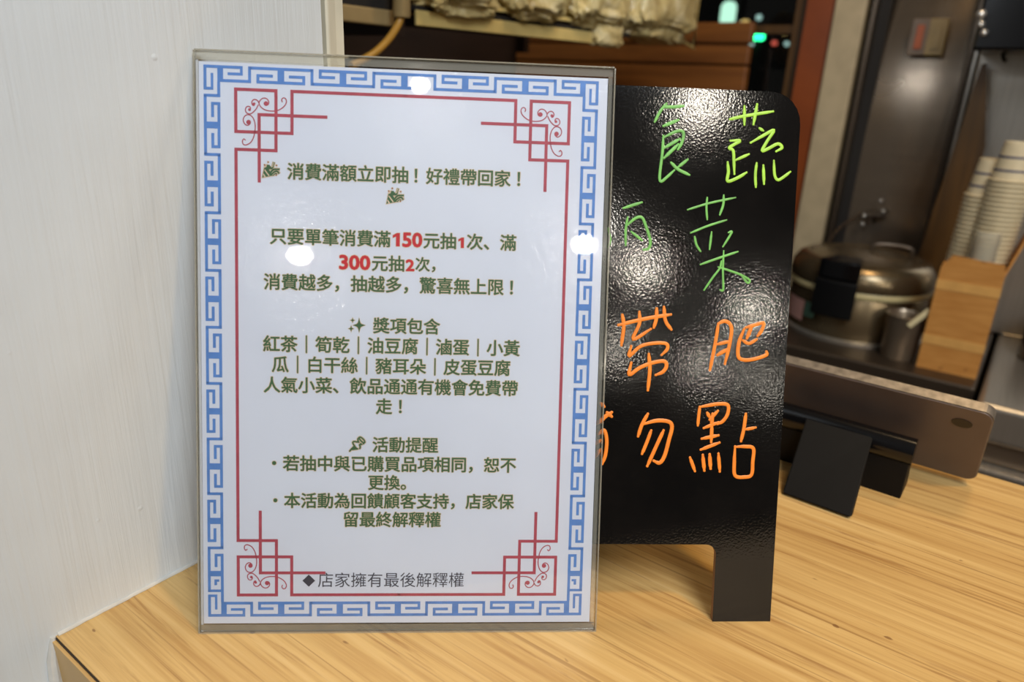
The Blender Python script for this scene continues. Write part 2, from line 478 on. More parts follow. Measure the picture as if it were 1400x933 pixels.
# kitchen back wall: dark panel, window, column, steel cladding
def onY_box(name, px0, px1, y, th, z0, z1, mat, kind=True, ref=0):
    a = on_y(px0, ref, y).x; b = on_y(px1, ref, y).x
    bm = bmesh.new(); box(bm, (a, y, z0), (b, y + th, z1)); o = obj(name, bm, mat)
    return struct(o) if kind else o
xs_a = on_y(1333, 30, BY).x
xo0, xo1, xc1 = on_y(1110, 0, BY).x, on_y(1149, 0, BY).x, on_y(1192, 0, BY).x
bm = bmesh.new()
box(bm, (-2.3, BY, -0.90), (-0.95, BY + 0.08, 1.6)); box(bm, (-0.95, BY, -0.90), (xo0 - 0.03, BY + 0.08, -0.25)); box(bm, (-0.95, BY, 1.0), (xo0 - 0.03, BY + 0.08, 1.6))
box(bm, (xc1, BY + 0.01, -0.90), (0.9, BY + 0.08, -0.17)); box(bm, (xs_a, BY + 0.01, -0.17), (0.9, BY + 0.08, 1.6)); box(bm, (xc1, BY + 0.30, -0.17), (xs_a, BY + 0.34, 1.6))
struct(obj('wall_back', bm, M['darkwood']))
bm = bmesh.new(); box(bm, (-1.35, 0.35, -0.90), (-1.30, BY, 1.6)); struct(obj('wall_side', bm, M['darkwood']))
# window: reddish wooden frame with a pane
wn = struct(thing('window_1', 'night window in the kitchen wall with a reddish wooden jamb', None, (xo0, BY, 0)))
bm = bmesh.new(); box(bm, (0, -0.03, -0.25), (xo1 - xo0, 0.08, 1.0)); obj('jamb', bm, M['redwood'], wn)
bm = bmesh.new(); box(bm, (-0.03, -0.005, -0.25), (0.0, 0.08, 1.0)); obj('inner_jamb', bm, M['brown_streak'], wn)
bm = bmesh.new(); box(bm, (-0.44, 0.03, -0.25), (-0.03, 0.036, 1.0)); obj('pane', bm, M['glass'], wn)
za = on_y(1080, 38, BY).z
bm = bmesh.new(); box(bm, (-0.44, 0.0, za - 0.012), (-0.03, 0.028, za + 0.006)); obj('rail', bm, M['brown_streak'], wn)
# plank bench wall seen low in the window
pk = thing('plank_partition', 'brown horizontal plank partition standing low in front of the night window', 'partition', (-0.95, BY - 0.05, 0))
xr = on_y(1021, 90, BY - 0.05).x + 0.95
zs = [on_y(990, y, BY - 0.05).z for y in (29, 60, 89, 128, 175, 240, 320)]
for i in range(6):
    bm = bmesh.new(); box(bm, (-0.34, 0.0, zs[i + 1] + 0.002), (xr, 0.024, zs[i] - 0.002), bev=0.003); obj('plank', bm, M['plank'], pk)
bm = bmesh.new(); box(bm, (xr - 0.06, 0.024, -0.90), (xr - 0.02, 0.045, zs[0] - 0.01)); box(bm, (-0.3, 0.024, -0.90), (-0.26, 0.045, zs[0] - 0.01)); obj('batten', bm, M['darkwood'], pk)
# cream column beside the window, dark slot, steel cladding
bm = bmesh.new(); box(bm, (xo1 + 0.001, BY - 0.04, -0.90), (xc1, BY + 0.009, 1.6), bev=0.003); struct(obj('trim_5', bm, M['post']))
xs0 = on_y(1200, 0, BY).x; xs1 = on_y(1221, 0, BY).x; xs2 = on_y(1333, 30, BY).x
bm = bmesh.new(); box(bm, (xs0 - 0.002, BY - 0.035, -0.90), (xs0 + 0.008, BY + 0.009, 1.6), bev=0.002); struct(obj('trim_6', bm, M['steel_dark']))
bm = bmesh.new(); box(bm, (xs0 + 0.008, BY - 0.006, -0.9), (xs1, BY + 0.009, 1.6)); struct(obj('trim_7', bm, M['dark']))
bm = bmesh.new()
# gently bowed steel sheet
N = 10
xe = xs2 + 0.0
for i in range(N):
    pass
rows = [-0.16, 0.0, 0.15] + [0.15 + 0.03 * k for k in range(1, 15)] + [1.0, 1.6]
def sheet_y(i, z): return BY - 0.006 - 0.006 * math.sin(math.pi * i / N) + (0.35 * min(z - 0.15, 0.3) ** 2 if z > 0.15 else 0.0) + max(0.0, z - 0.45) * 0.21
grid = [[bm.verts.new((xs1 + (xe - xs1) * i / N, sheet_y(i, z), z)) for i in range(N + 1)] for z in rows]
for A_, B_ in zip(grid, grid[1:]):
    for i in range(N): bm.faces.new((A_[i], A_[i + 1], B_[i + 1], B_[i]))
r_ = bmesh.ops.extrude_face_region(bm, geom=bm.faces[:])
for v in [g for g in r_['geom'] if isinstance(g, bmesh.types.BMVert)]: v.co.y += 0.003
bmesh.ops.recalc_face_normals(bm, faces=bm.faces[:])
struct(obj('wall_steel', bm, M['steel'], smooth=True))
# vertical folded strips at the corner of the cladding
for nm, a, b, dy, m in (('trim_8', 0.002, 0.012, 0.03, 'steel_dark'), ('trim_9', 0.016, 0.024, 0.05, 'steel_bright'), ('trim_10', 0.027, 0.040, 0.04, 'steel_dark'), ('trim_11', 0.043, 0.050, 0.055, 'steel_bright')):
    bm = bmesh.new(); box(bm, (xe + a, BY - dy, -0.16), (xe + b, BY + 0.009, 1.6), bev=0.002); struct(obj(nm, bm, M[m]))

# ================================================================== KITCHEN WORKTOP
wt = thing('steel_worktop', 'dark stainless steel kitchen worktop with the rice cooker and carton on it', 'worktop', (-0.6, 1.30, WT))
bm = bmesh.new(); box(bm, (-0.5, 0.0, -0.03), (0.585, 0.43, 0.0), bev=0.004); obj('top', bm, M['steel_dark'], wt)
bm = bmesh.new(); box(bm, (-0.5, 0.012, -0.75), (0.585, 0.42, -0.0305)); obj('cabinet', bm, M['dark'], wt)
pt = thing('steel_prep_table', 'bright rolled-edge stainless steel table at the right beyond the tablet', 'table', (0.0, 1.24, WT))
bm = bmesh.new(); box(bm, (-0.008, 0.0, -0.062), (0.55, 0.50, 0.0), bev=0.008, seg=3); obj('top', bm, M['steel_bright'], pt)
bm = bmesh.new(); box(bm, (-0.008, 0.012, -0.098), (0.55, 0.03, -0.064), bev=0.003); obj('drawer_front', bm, M['steel'], pt)
bm = bmesh.new(); box(bm, (-0.008, -0.012, -0.112), (0.55, 0.028, -0.100), bev=0.003); obj('lower_rail', bm, M['steel_bright'], pt)
bm = bmesh.new(); box(bm, (-0.004, 0.032, -0.75), (0.55, 0.48, -0.064)); obj('cabinet', bm, M['dark'], pt)

# ------------------------------------------------ rice cooker
RC = Vector((-0.249, 1.495, WT)); R = 0.126
ck = thing('rice_cooker', 'squat round steel rice cooker with a cream band and black front latch', 'rice cooker', RC)
bm = bmesh.new(); lathe(bm, [(0, 0.004), (R * 0.93, 0.004), (R * 0.97, 0.008), (R * 0.97, 0.084), (R * 0.95, 0.088), (0, 0.088)], 64); obj('body', bm, M['steel_cook'], ck, True)
bm = bmesh.new(); lathe(bm, [(R * 0.90, 0.0), (R * 1.02, 0.0), (R * 1.03, 0.006), (R * 0.98, 0.008), (R * 0.9, 0.008)], 64); obj('base_ring', bm, M['steel_bright'], ck, True)
bm = bmesh.new(); lathe(bm, [(R * 0.94, 0.0885), (R * 1.0, 0.0885), (R * 1.01, 0.0915), (R * 1.01, 0.097), (R * 1.0, 0.100), (R * 0.94, 0.100)], 64); obj('band', bm, M['cream'], ck, True)
bm = bmesh.new(); lathe(bm, [(R * 0.96, 0.1005), (R * 1.01, 0.1005), (R * 1.02, 0.108), (R * 1.0, 0.126), (R * 0.93, 0.140), (R * 0.84, 0.146), (R * 0.78, 0.147), (R * 0.75, 0.144), (R * 0.5, 0.150), (0, 0.154)], 64); obj('lid', bm, M['steel_cook'], ck, True)
ang = math.atan2(-1.0, -0.02)
def around(a, r): return (r * math.cos(a), r * math.sin(a))
la = math.radians(-96)
bm = bmesh.new()
ring = []
for k in range(9):
    a = la + math.radians(-15 + 30 * k / 8)
    ring.append(a)
o_ = [around(a, R * 1.13) for a in ring]; i_ = [around(a, R * 0.99) for a in ring[::-1]]
prism(bm, o_ + i_, 0.050, 0.118, bev=0.003)
obj('latch', bm, M['black'], ck)
bm = bmesh.new()
o_ = [around(a, R * 1.10) for a in ring]; i_ = [around(a, R * 0.66) for a in ring[::-1]]
prism(bm, o_ + i_, 0.1185, 0.156, bev=0.005); obj('latch_cover', bm, M['black_gloss'], ck)
bm = bmesh.new(); hb = smooth_path([(0.005, 0.02, 0.151), (0.01, 0.022, 0.164), (0.04, 0.03, 0.167), (0.07, 0.034, 0.164), (0.075, 0.034, 0.149)], 5); tube(bm, hb, 0.004, 8); obj('lid_handle', bm, M['steel_dark'], ck, True)
def sticker(name, a0, a1, z0, z1, m):
    bm = bmesh.new(); lathe(bm, [(R * 0.985, z0), (R * 0.985, z1)], 8, a0=math.radians(a0), a1=math.radians(a1)); obj(name, bm, m, ck, True)
sticker('sticker', -152, -124, 0.022, 0.062, M['pink']); sticker('sticker', -123, -112, 0.034, 0.062, M['teal'])
bm = bmesh.new(); tube(bm, smooth_path([on_y(1128, 340, 1.6) - RC, on_y(1145, 315, 1.66) - RC, on_y(1165, 300, 1.73) - RC, on_y(1178, 292, 1.77) - RC], 6), 0.003, 8); obj('power_cord', bm, M['steel_dark'], ck, True)

# steel tumbler with rice paddle
cp = on_z(1221, 494, WT); cp = Vector((cp.x, cp.y + 0.03, WT))
tm = thing('steel_tumbler', 'small steel tumbler between the rice cooker and the brown carton', 'cup', cp)
bm = bmesh.new(); lathe(bm, [(0, 0.0), (0.026, 0.0), (0.0275, 0.003), (0.030, 0.076), (0.0315, 0.079), (0.0300, 0.080), (0.0265, 0.074), (0.0245, 0.006), (0, 0.005)], 40); obj('bowl', bm, M['tumbler'], tm, True)
pd = thing('rice_paddle', 'pale plastic rice paddle whose handle leans out of the steel tumbler', 'paddle', cp)
bm = bmesh.new(); p0, p1 = Vector((-0.010, -0.008, 0.012)), Vector((0.016, -0.016, 0.062)); p2 = on_y(1243, 446, cp.y - 0.03) - cp; p3 = on_y(1272, 424, cp.y - 0.02) - cp
tube(bm, [p0, p1 * 0.5 + p2 * 0.5 + Vector((0, 0.012, 0.0)), p2, p3], lambda t: 0.004 + 0.001 * t, 10, flat=(Vector((0, 1, 0)), 0.55)); obj('handle', bm, M['white'], pd, True)

# ------------------------------------------------ carton with cups
b0 = on_z(1252, 501, WT); b1 = on_z(1334, 519, WT)
bd = (b1 - b0); bw_ = bd.length; br = math.atan2(bd.y, bd.x)
cx = thing('cardboard_carton', 'open brown cardboard carton filled with stacks of paper cups', 'box', b0, br)
BH, BD = 0.175, 0.105
bm = bmesh.new()
t_ = 0.003
box(bm, (0, 0, 0), (bw_, t_, BH)); box(bm, (0, BD - t_, 0), (bw_, BD, BH)); box(bm, (0, t_, 0), (t_, BD - t_, BH)); box(bm, (bw_ - t_, t_, 0), (bw_, BD - t_, BH)); box(bm, (t_, t_, 0), (bw_ - t_, BD - t_, t_))
obj('body', bm, M['card'], cx)
bm = bmesh.new(); prism(bm, [(0.0, BH), (bw_, BH), (bw_ - 0.004, BH + 0.018), (0.012, BH + 0.022)], 0.0, t_, axis='y'); obj('front_flap', bm, M['card'], cx)
bm = bmesh.new()
prism(bm, [(0, BH), (BD, BH), (BD - 0.01, BH + 0.095), (0.012, BH + 0.085)], 0.0, t_, axis='x'); bm.transform(Matrix.Translation((bw_ - t_, 0, BH)) @ Matrix.Rotation(math.radians(14), 4, 'Y') @ Matrix.Translation((0, 0, -BH)))
obj('side_flap', bm, M['card'], cx)
for z in (BH - 0.035, 0.045):
    bm = bmesh.new(); box(bm, (-0.0006, -0.0008, z), (bw_ + 0.0006, -0.0001, z + 0.016)); obj('tape', bm, plain('packing_tape', (222, 168, 96), 0.25) if z > 0.1 else bpy.data.materials['packing_tape'], cx)

def make_cup(label, grp):
    t = thing('paper_cup', label, 'cup', (0, 0, 0), 0, grp)
    bm = bmesh.new()
    # inverted cup: rim at the bottom, base up
    lathe(bm, [(0.0285, 0.0), (0.0314, 0.0010), (0.0314, 0.0028), (0.0282, 0.0036), (0.0215, 0.060), (0.0205, 0.060), (0.0200, 0.0575), (0, 0.0575)], 28)
    obj('wall', bm, M['cup'], t, True)
    for z0 in (0.016, 0.036):
        bm = bmesh.new(); k = lambda z: 0.0284 + (0.0215 - 0.0284) * (z - 0.0034) / (0.060 - 0.0034) + 0.0003
        lathe(bm, [(k(z0), z0), (k(z0 + 0.003), z0 + 0.003)], 28); obj('printed_band', bm, M['cupblue'], t, True)
    return t
def dup(root, loc, rot, label):
    r = root.copy(); COL.objects.link(r); r.location = loc; r.rotation_euler = rot; r['label'] = label
    for ch in list(root.children):
        c = ch.copy(); COL.objects.link(c); c.parent = r
    return r
first = make_cup('upside-down paper cup with blue bands, topmost of the left stack', 'paper cups in the carton')
stacks = [(on_y(1362, 215, 1.41), 'left stack', 25), (on_y(1398, 190, 1.385), 'right stack', 27), ]
used = False
for top, nm, n in stacks:
    base_z = WT + 0.006
    P = 0.0074
    n = int((top.z - 0.060 - base_z) / P)
    lean = 0.0
    for k in range(n + 1):
        z = base_z + (k) * P
        loc = (top.x - 0.006 + 0.006 * k / n, top.y, z)
        if k == n:
            lab = 'upside-down paper cup with blue bands, topmost of the %s in the brown carton' % nm
        else:
            lab = 'white paper cup nested under the top cup of the %s in the carton' % nm
        if not used:
            first.location = loc; first['label'] = lab; used = True
        else: dup(first, loc, (0, 0, 0), lab)
        # a nested cup shares the group
    # clear sleeve round the lower stack
    if nm == 'left stack':
        sl = bmesh.new(); lathe(sl, [(0.0180, 0.0), (0.0190, 0.012), (0.0184, 0.03), (0.0192, 0.045), (0.0186, 0.062)], 24)
        so = obj('plastic_sleeve', sl, M['film'], None, True); so.location = (top.x + 0.020, top.y - 0.047, base_z + 0.172); tag(so, 'cloudy clear plastic sleeve standing in the carton in front of the cup stacks', 'plastic sleeve')

# tapered flat brown piece upright in the steel corner
lb = thing('brown_wedge', 'tapered flat brown piece standing in the steel corner behind the cups', 'board', (0, 0, 0))
yb = 1.62
pl = [on_y(x, y, yb) for x, y in ((1342, 88), (1349, 86), (1347, 200), (1316, 330), (1245, 400), (1262, 330))]
bm = bmesh.new(); prism(bm, [(p.x, p.z) for p in pl[:4]] + [(on_y(1290, 455, yb).x, WT), (on_y(1226, 440, yb).x, WT)], yb, yb + 0.012, axis='y'); obj('panel', bm, M['brown_streak'], lb)

# steel fridge side at the right, black hood above it
fr = thing('steel_cupboard', 'pale brushed steel cupboard front behind the paper cups', 'cupboard', (on_y(1338, 80, 1.66).x, 1.66, WT))
zt = on_y(1360, 68, 1.66).z - WT
bm = bmesh.new(); box(bm, (0, 0, 0.0), (0.45, 0.10, zt), bev=0.004); obj('body', bm, M['steel_bright'], fr)
bm = bmesh.new(); tube(bm, [on_y(1372, 66, 1.655) - Vector(fr.location), on_y(1371, 78, 1.65) - Vector(fr.location), on_y(1374, 84, 1.645) - Vector(fr.location)], 0.003, 8); obj('hook', bm, M['black'], fr)
hx = on_y(1330, 60, 1.52)
hd = thing('black_hood', 'black glossy extractor hood box at the upper right corner', 'extractor hood', (hx.x, 1.52, on_y(1370, 69, 1.52).z))
bm = bmesh.new(); box(bm, (0, 0, 0), (0.6, 0.135, 0.25), bev=0.005); obj('body', bm, M['black_gloss'], hd)
for px, py, r in ((1341, 20, 0.0085), (1341, 33, 0.006), (1345, 45, 0.006)):  # chrome beads stand in for spots of light on the hood
    p = on_y(px, py, 1.512) - Vector(hd.location)
    bm = bmesh.new(); bmesh.ops.create_uvsphere(bm, u_segments=16, v_segments=10, radius=r, matrix=Matrix.Translation(p)); obj('light_spot_bead', bm, M['chrome'], hd, True)

# switch plates on the steel sheet
def plate(px, py, label, rocker):
    yp = BY - 0.022
    c = on_y(px, py, yp); t = thing('switch_plate', label, 'switch', c, 0, 'switch plates on the steel wall')
    bm = bmesh.new(); box(bm, (-0.018, 0.0, -0.036), (0.016, 0.008, 0.034), bev=0.002); obj('plate', bm, M['plate'] if rocker else M['plate2'], t)
    bm = bmesh.new(); box(bm, (-0.007, -0.003, -0.024), (0.007, -0.0001, 0.022), bev=0.001); obj('rocker', bm, M['rocker'] if rocker else M['plate2'], t)
plate(1257, 50, 'grey switch plate with an orange rocker on the steel wall', True)
plate(1281, 50, 'plain cream switch plate on the steel wall, right of the orange one', False)
# gas valve
c = on_y(1190, 296, BY - 0.03)
gv = thing('gas_valve', 'small chrome valve with round knobs low on the steel wall', 'valve', c)
bm = bmesh.new(); tube(bm, [(-0.02, 0, 0.0), (0.03, 0, 0.006)], 0.007, 10); tube(bm, [(0.0, 0.0, -0.02), (0.0, 0, 0.006)], 0.005, 8); obj('body', bm, M['steel_dark'], gv, True)
for px, py in ((1204, 275), (1207, 289), (1181, 295), (1179, 307)):
    p = on_y(px, py, BY - 0.042) - c
    bm = bmesh.new(); bmesh.ops.create_uvsphere(bm, u_segments=14, v_segments=8, radius=0.005, matrix=Matrix.Translation(p)); obj('knob', bm, M['chrome'], gv, True)

# steel pot at the right edge
p = on_z(1400, 505, WT)
po = thing('steel_pot', 'steel pot at the right edge of the photo beside the carton', 'pot', (p.x + 0.05, p.y + 0.08, WT))
bm = bmesh.new(); lathe(bm, [(0, 0.0), (0.06, 0), (0.065, 0.006), (0.065, 0.075), (0.069, 0.078), (0.066, 0.081), (0.062, 0.076), (0.062, 0.01), (0, 0.008)], 40); obj('bowl', bm, M['steel_cook'], po, True)
bm = bmesh.new(); lathe(bm, [(0.068, 0.082), (0.060, 0.095), (0.02, 0.104), (0, 0.105)], 40); obj('lid', bm, M['steel_bright'], po, True)
bm = bmesh.new(); lathe(bm, [(0.006, 0.105), (0.005, 0.112), (0.011, 0.118), (0.009, 0.126), (0, 0.128)], 20); obj('knob', bm, M['black'], po, True)

# ================================================================== SHELF WITH BAGS (upper left)
SX = -0.65
s0 = on_x(570, 24, SX); s1 = on_x(816, 52, SX)
sz = on_x(690, 38, SX).z
sh = thing('wall_shelf', 'shelf with a cream front rail hanging high over the counter', 'shelf', (SX, s0.y, sz))
sl_ = s1.y - s0.y
bm = bmesh.new(); box(bm, (-0.004, 0, -0.0085), (0.0, sl_, 0.0085), bev=0.001); obj('front_rail', bm, M['rail'], sh)
sh.rotation_euler = (math.atan2(s1.z - s0.z, sl_) , 0, 0); sh.location.z = s0.z
bm = bmesh.new(); box(bm, (-0.28, 0, 0.0085), (-0.003, sl_ + 0.12, 0.014)); obj('board', bm, M['dark'], sh)
bm = bmesh.new(); box(bm, (-0.012, -0.008, 0.0195), (-0.002, sl_ + 0.06, 0.0245)); obj('tray_edge', bm, M['rail'], sh)
bm = bmesh.new(); box(bm, (-0.27, 0.0, 0.0145), (-0.013, sl_ + 0.1, 0.0200)); obj('tray', bm, M['darkwood'], sh)
bm = bmesh.new(); bmesh.ops.create_uvsphere(bm, u_segments=12, v_segments=8, radius=0.003, matrix=Matrix.Translation((0.001, sl_ - 0.012, 0))); obj('screw', bm, M['steel_dark'], sh)
for q in ((-0.26, -0.016, -0.02, -0.02, -0.0005, 0.5), (-0.26, sl_ + 0.13, -0.02, -0.24, sl_ + 0.146, 0.5)):
    bm = bmesh.new(); box(bm, q[:3], q[3:]); obj('bracket', bm, M['darkwood'], sh)

def lump(px0, py0, px1, py1, X, depth, label, seed, droop=0.0):
    a = on_x(px0, py0, X); b = on_x(px1, py1, X)
    c = (a + b) / 2
    ry, rz = abs(b.y - a.y) / 2, abs(a.z - b.z) / 2
    t = thing('plastic_bag', label, 'bag', (X - depth * 0.6, c.y, c.z), 0, 'cloudy plastic bags on the shelf')
    bm = bmesh.new(); bmesh.ops.create_icosphere(bm, subdivisions=5, radius=1.0)
    for v in bm.verts:
        n = v.co.normalized()
        # boxy cushion
        q = Vector([math.copysign(abs(x) ** 0.55, x) for x in n])
        d = 1 + 0.16 * noise.fractal(n * 2.3 + Vector((seed, 0, 0)), 1.0, 2.0, 4) + 0.10 * abs(noise.noise(n * 5 + Vector((0, seed, 0))))
        q *= d
        v.co = Vector((q.x * depth, q.y * ry, q.z * rz - (droop if n.z < -0.3 else 0) * abs(n.y)))
    obj('film', bm, M['bag'], t, True)
    # tied neck of the bag on top
    bm = bmesh.new(); lathe(bm, [(0.012, 0.0), (0.004, 0.012), (0.005, 0.018), (0.014, 0.034)], 14); k = obj('tied_neck', bm, M['bag'], t, True); k.location = (0, 0, rz * 1.02)
    return t
lump(574, -60, 678, 29, SX, 0.05, 'cloudy plastic bag of lids nearest on the shelf', 1.3)
lump(692, -60, 765, 36, SX, 0.06, 'cloudy plastic bag second along the cream-railed shelf', 4.1)
lump(779, -60, 850, 47, SX, 0.06, 'cloudy plastic bag third along the shelf, above the small dangling bag', 7.7)
lump(870, -60, 944, 60, SX, 0.06, 'cloudy plastic bag furthest along the shelf by the window', 9.2)
lump(818, 30, 850, 66, SX + 0.01, 0.012, 'small crumpled plastic bag corner dangling past the end of the shelf rail', 12.5)
# clear stiff sheet at the end of the bags
a = on_x(955, 0, SX); b = on_x(948, 66, SX)
bm = bmesh.new(); tube(bm, [on_x(960, -50, SX), a, b, on_x(930, 55, SX)], 0.0035, 8); o = obj('wire_divider', bm, M['rail'], None, True); tag(o, 'thin pale wire divider at the far end of the shelf', 'divider')

# pipe, low steel cabinet rim and amber hose at the left
X2 = -0.62
pp = thing('steel_pipe', 'upright steel pipe left of the bag shelf', 'pipe', on_x(549, 24, X2))
bm = bmesh.new(); lathe(bm, [(0.009, 0.0), (0.010, 0.002), (0.010, 0.5), (0, 0.5)], 20); lathe(bm, [(0.0, 0.0), (0.009, 0.0)], 20); obj('tube', bm, M['pipe'], pp, True)
bm = bmesh.new(); lathe(bm, [(0.0101, 0.024), (0.0112, 0.026), (0.0112, 0.034), (0.0101, 0.036)], 20); obj('collar', bm, M['rail'], pp, True)
bm = bmesh.new(); tube(bm, smooth_path([on_x(549, 22, X2), on_x(543, 36, X2), on_x(531, 54, X2), on_x(515, 70, X2), on_x(500, 80, X2), on_x(480, 90, X2)], 8), 0.0042, 10); o = obj('hose', bm, M['hose'], None, True); tag(o, 'shiny amber hose curving down from the steel pipe', 'hose')
a = on_x(455, 16, X2 - 0.02); b = on_x(540, 14, X2 - 0.02)
cb = thing('wall_cabinet', 'dark wall cabinet with a pale steel lower rim at the upper left', 'cabinet', (X2 - 0.02, a.y, a.z))
L_ = b.y - a.y
bm = bmesh.new(); box(bm, (-0.012, 0, -0.008), (0.0, L_, 0.009), bev=0.002); obj('rim', bm, M['pipe'], cb)
bm = bmesh.new(); box(bm, (-0.25, 0.002, 0.0095), (-0.004, L_ - 0.004, 0.40)); obj('body', bm, M['dark'], cb)

# ================================================================== NIGHT STREET
bm = bmesh.new(); box(bm, (-9, 8.0, -3.0), (3, 8.1, 5.0)); o = struct(obj('wall_street', bm, M['street']))
def onlamp(name, px, py, Y, w, h, m, label, cat, n=1, group=None):
    onlamp.n += 1; Y = Y + 0.16 * onlamp.n
    c = on_y(px, py, Y)
    t = thing(name, label, cat, c, 0, group)
    bm = bmesh.new(); prism(bm, round_poly([(-w * .6, -h * .6), (w * .6, -h * .6), (w * .6, h * .6), (-w * .6, h * .6)], min(w, h) * 0.4), 0.004, 0.06, axis='y'); obj('housing', bm, M['black'], t)
    for k in range(n):
        x0 = -w / 2 + w * k / n; x1 = -w / 2 + w * (k + 1) / n
        bm = bmesh.new(); prism(bm, round_poly([(x0, -h / 2), (x1, -h / 2), (x1, h / 2), (x0, h / 2)], min(x1 - x0, h) * 0.42), -0.02, 0.0035, axis='y'); obj('lit_face', bm, m, t)
    bm = bmesh.new(); box(bm, (-0.02, 0.01, -3.0 - c.z), (0.02, 0.05, -h * .6 + 0.01)); obj('pole', bm, M['street'], t)
    return t
SY = 6.0
onlamp.n = 0
k = 1 / 978 * 7.0
onlamp('lit_sign', 996, 19, SY, 17 * k, 26 * k, M['sign_e'], 'tall rounded white-green lit sign in the night street', 'sign')
onlamp('traffic_light', 1036, 50, SY, 15 * k, 8 * k, M['teal_e'], 'bright green double traffic light in the night street', 'traffic light', 2)
onlamp('lit_sign', 1019, 31, SY, 9 * k, 6 * k, M['warm_e'], 'small amber lit sign right of the white-green one', 'sign')
onlamp('street_lamp', 1009, 32, SY, 5 * k, 5 * k, M['pale_e'], 'small teal street lamp between the white and amber signs', 'lamp')
onlamp('street_lamp', 1038, 24, SY, 6 * k, 6 * k, M['pale_e'], 'small pale street lamp above the green traffic light', 'lamp')
onlamp('lit_sign', 1029, 58, SY + .2, 6 * k, 9 * k, M['pale_e'], 'small pale sign just below the green traffic light', 'sign')
onlamp('tail_light', 1059, 59, SY, 6 * k, 5 * k, M['red_e'], 'small red light in the night street', 'lamp')
onlamp('street_lamp', 1076, 60, SY, 5 * k, 5 * k, M['pale_e'], 'small pale lamp right of the red light in the street', 'lamp')
onlamp('street_lamp', 1073, 44, SY, 6 * k, 6 * k, M['warm_e'], 'small amber street lamp above the red light', 'lamp')
onlamp('street_lamp', 1092, 92, SY, 5 * k, 6 * k, M['pale_e'], 'small pale lamp low beside the window jamb', 'lamp')

# ================================================================== TABLET ON ITS STAND
TX1 = 0.0095; TL = 0.215; TH = 0.080; TT = 0.0095
lean = math.radians(27)
tb_y, tb_z = 0.6135, 0.0055
# local frame: x along the counter, y up the back face, z towards the viewer (back of the tablet)
ty = Vector((0, -math.sin(lean), math.cos(lean))); tx = Vector((1, 0, 0)); tn = tx.cross(ty)
o_ = Vector((TX1 - TL, tb_y, tb_z))
mt = Matrix(((tx.x, ty.x, tn.x, o_.x), (tx.y, ty.y, tn.y, o_.y), (tx.z, ty.z, tn.z, o_.z), (0, 0, 0, 1)))
tb = thing('tablet', 'grey metal tablet seen from behind, propped behind the blackboard', 'tablet', mat=mt)
bm = bmesh.new(); prism(bm, round_poly([(0, 0), (TL, 0), (TL, TH), (0, TH)], 0.008), -TT, -0.0012); obj('screen_frame', bm, M['tablet_edge'], tb)
bm = bmesh.new(); prism(bm, round_poly([(0.0006, 0.0006), (TL - 0.0006, 0.0006), (TL - 0.0006, TH - 0.0006), (0.0006, TH - 0.0006)], 0.0075), -0.0011, 0.0, bev=0.0006); obj('back_shell', bm, M['tablet'], tb)
bm = bmesh.new(); disc(bm, (0, 0, 0), 1.0, 24); 
for v in bm.verts: v.co = Vector((TL - 0.0185 + v.co.x * 0.0068, TH - 0.0165 + v.co.y * 0.0045, 0.0004))
r_ = bmesh.ops.extrude_face_region(bm, geom=bm.faces[:])
for v in [g for g in r_['geom'] if isinstance(g, bmesh.types.BMVert)]: v.co.z = -0.0004
bmesh.ops.recalc_face_normals(bm, faces=bm.faces[:]); obj('camera_lens', bm, M['lens'], tb)
st = thing('tablet_stand', 'black plastic folding stand holding up the grey tablet', 'stand', (-0.08, 0.58, 0))
SO = Vector((-0.08, 0.58, 0))
hA = on_y(1077, 560, 0.572); hB = on_y(1256, 602, 0.572)
bm = bmesh.new(); hz = 0.037; hy = 0.5655 - SO.y
tube(bm, [Vector((-0.065, hy, hz)), Vector((hB.x - SO.x, hy, hz))], 0.0105, 20); obj('hinge', bm, M['black_gloss'], st, True)
bm = bmesh.new(); prism(bm, [(hy - 0.0075, hz - 0.0075), (hy + 0.008, hz - 0.0075), (hy + 0.024, 0.0), (hy - 0.0075, 0.0)], -0.065, hB.x - SO.x - 0.001, axis='x', bev=0.001); obj('front_block', bm, M['black'], st)
# rear kick plate reaching the counter
f0 = on_z(1069, 678) - SO; f1 = on_z(1162, 712) - SO
g0 = Vector((f0.x - 0.004, hy - 0.0112, hz + 0.005)); g1 = Vector((f1.x - 0.004 , hy - 0.0112, hz + 0.005))
bm = bmesh.new()
nn = (f1 - f0).cross(g0 - f0).normalized() * 0.0035
top = [bm.verts.new(v) for v in (f0, f1, g1, g0)]
bot = [bm.verts.new(v - nn + Vector((0, 0.0, 0.0))) for v in (f0 + Vector((0, 0.006, 0)), f1 + Vector((0, 0.006, 0)), g1, g0)]
bm.faces.new(top); bm.faces.new(bot[::-1])
for i in range(4): bm.faces.new((top[i], top[(i + 1) % 4], bot[(i + 1) % 4], bot[i]))
bmesh.ops.recalc_face_normals(bm, faces=bm.faces[:])
bmesh.ops.bevel(bm, geom=bm.edges[:], offset=0.0008, segments=2, affect='EDGES')
zmin = min(v.co.z for v in bm.verts)
for v in bm.verts: v.co.z -= zmin
obj('kick_plate', bm, M['black'], st)

# ================================================================== SIGN PLANES
SBL, SBR = on_z(273, 867.3), on_z(811.8, 864.3)
SD = (SBR - SBL).normalized()
SIGN = Plane(SBL, SD, 15.7)
BR_ = on_z(1053, 850)
BOARD = Plane(BR_, SD, 15.0)

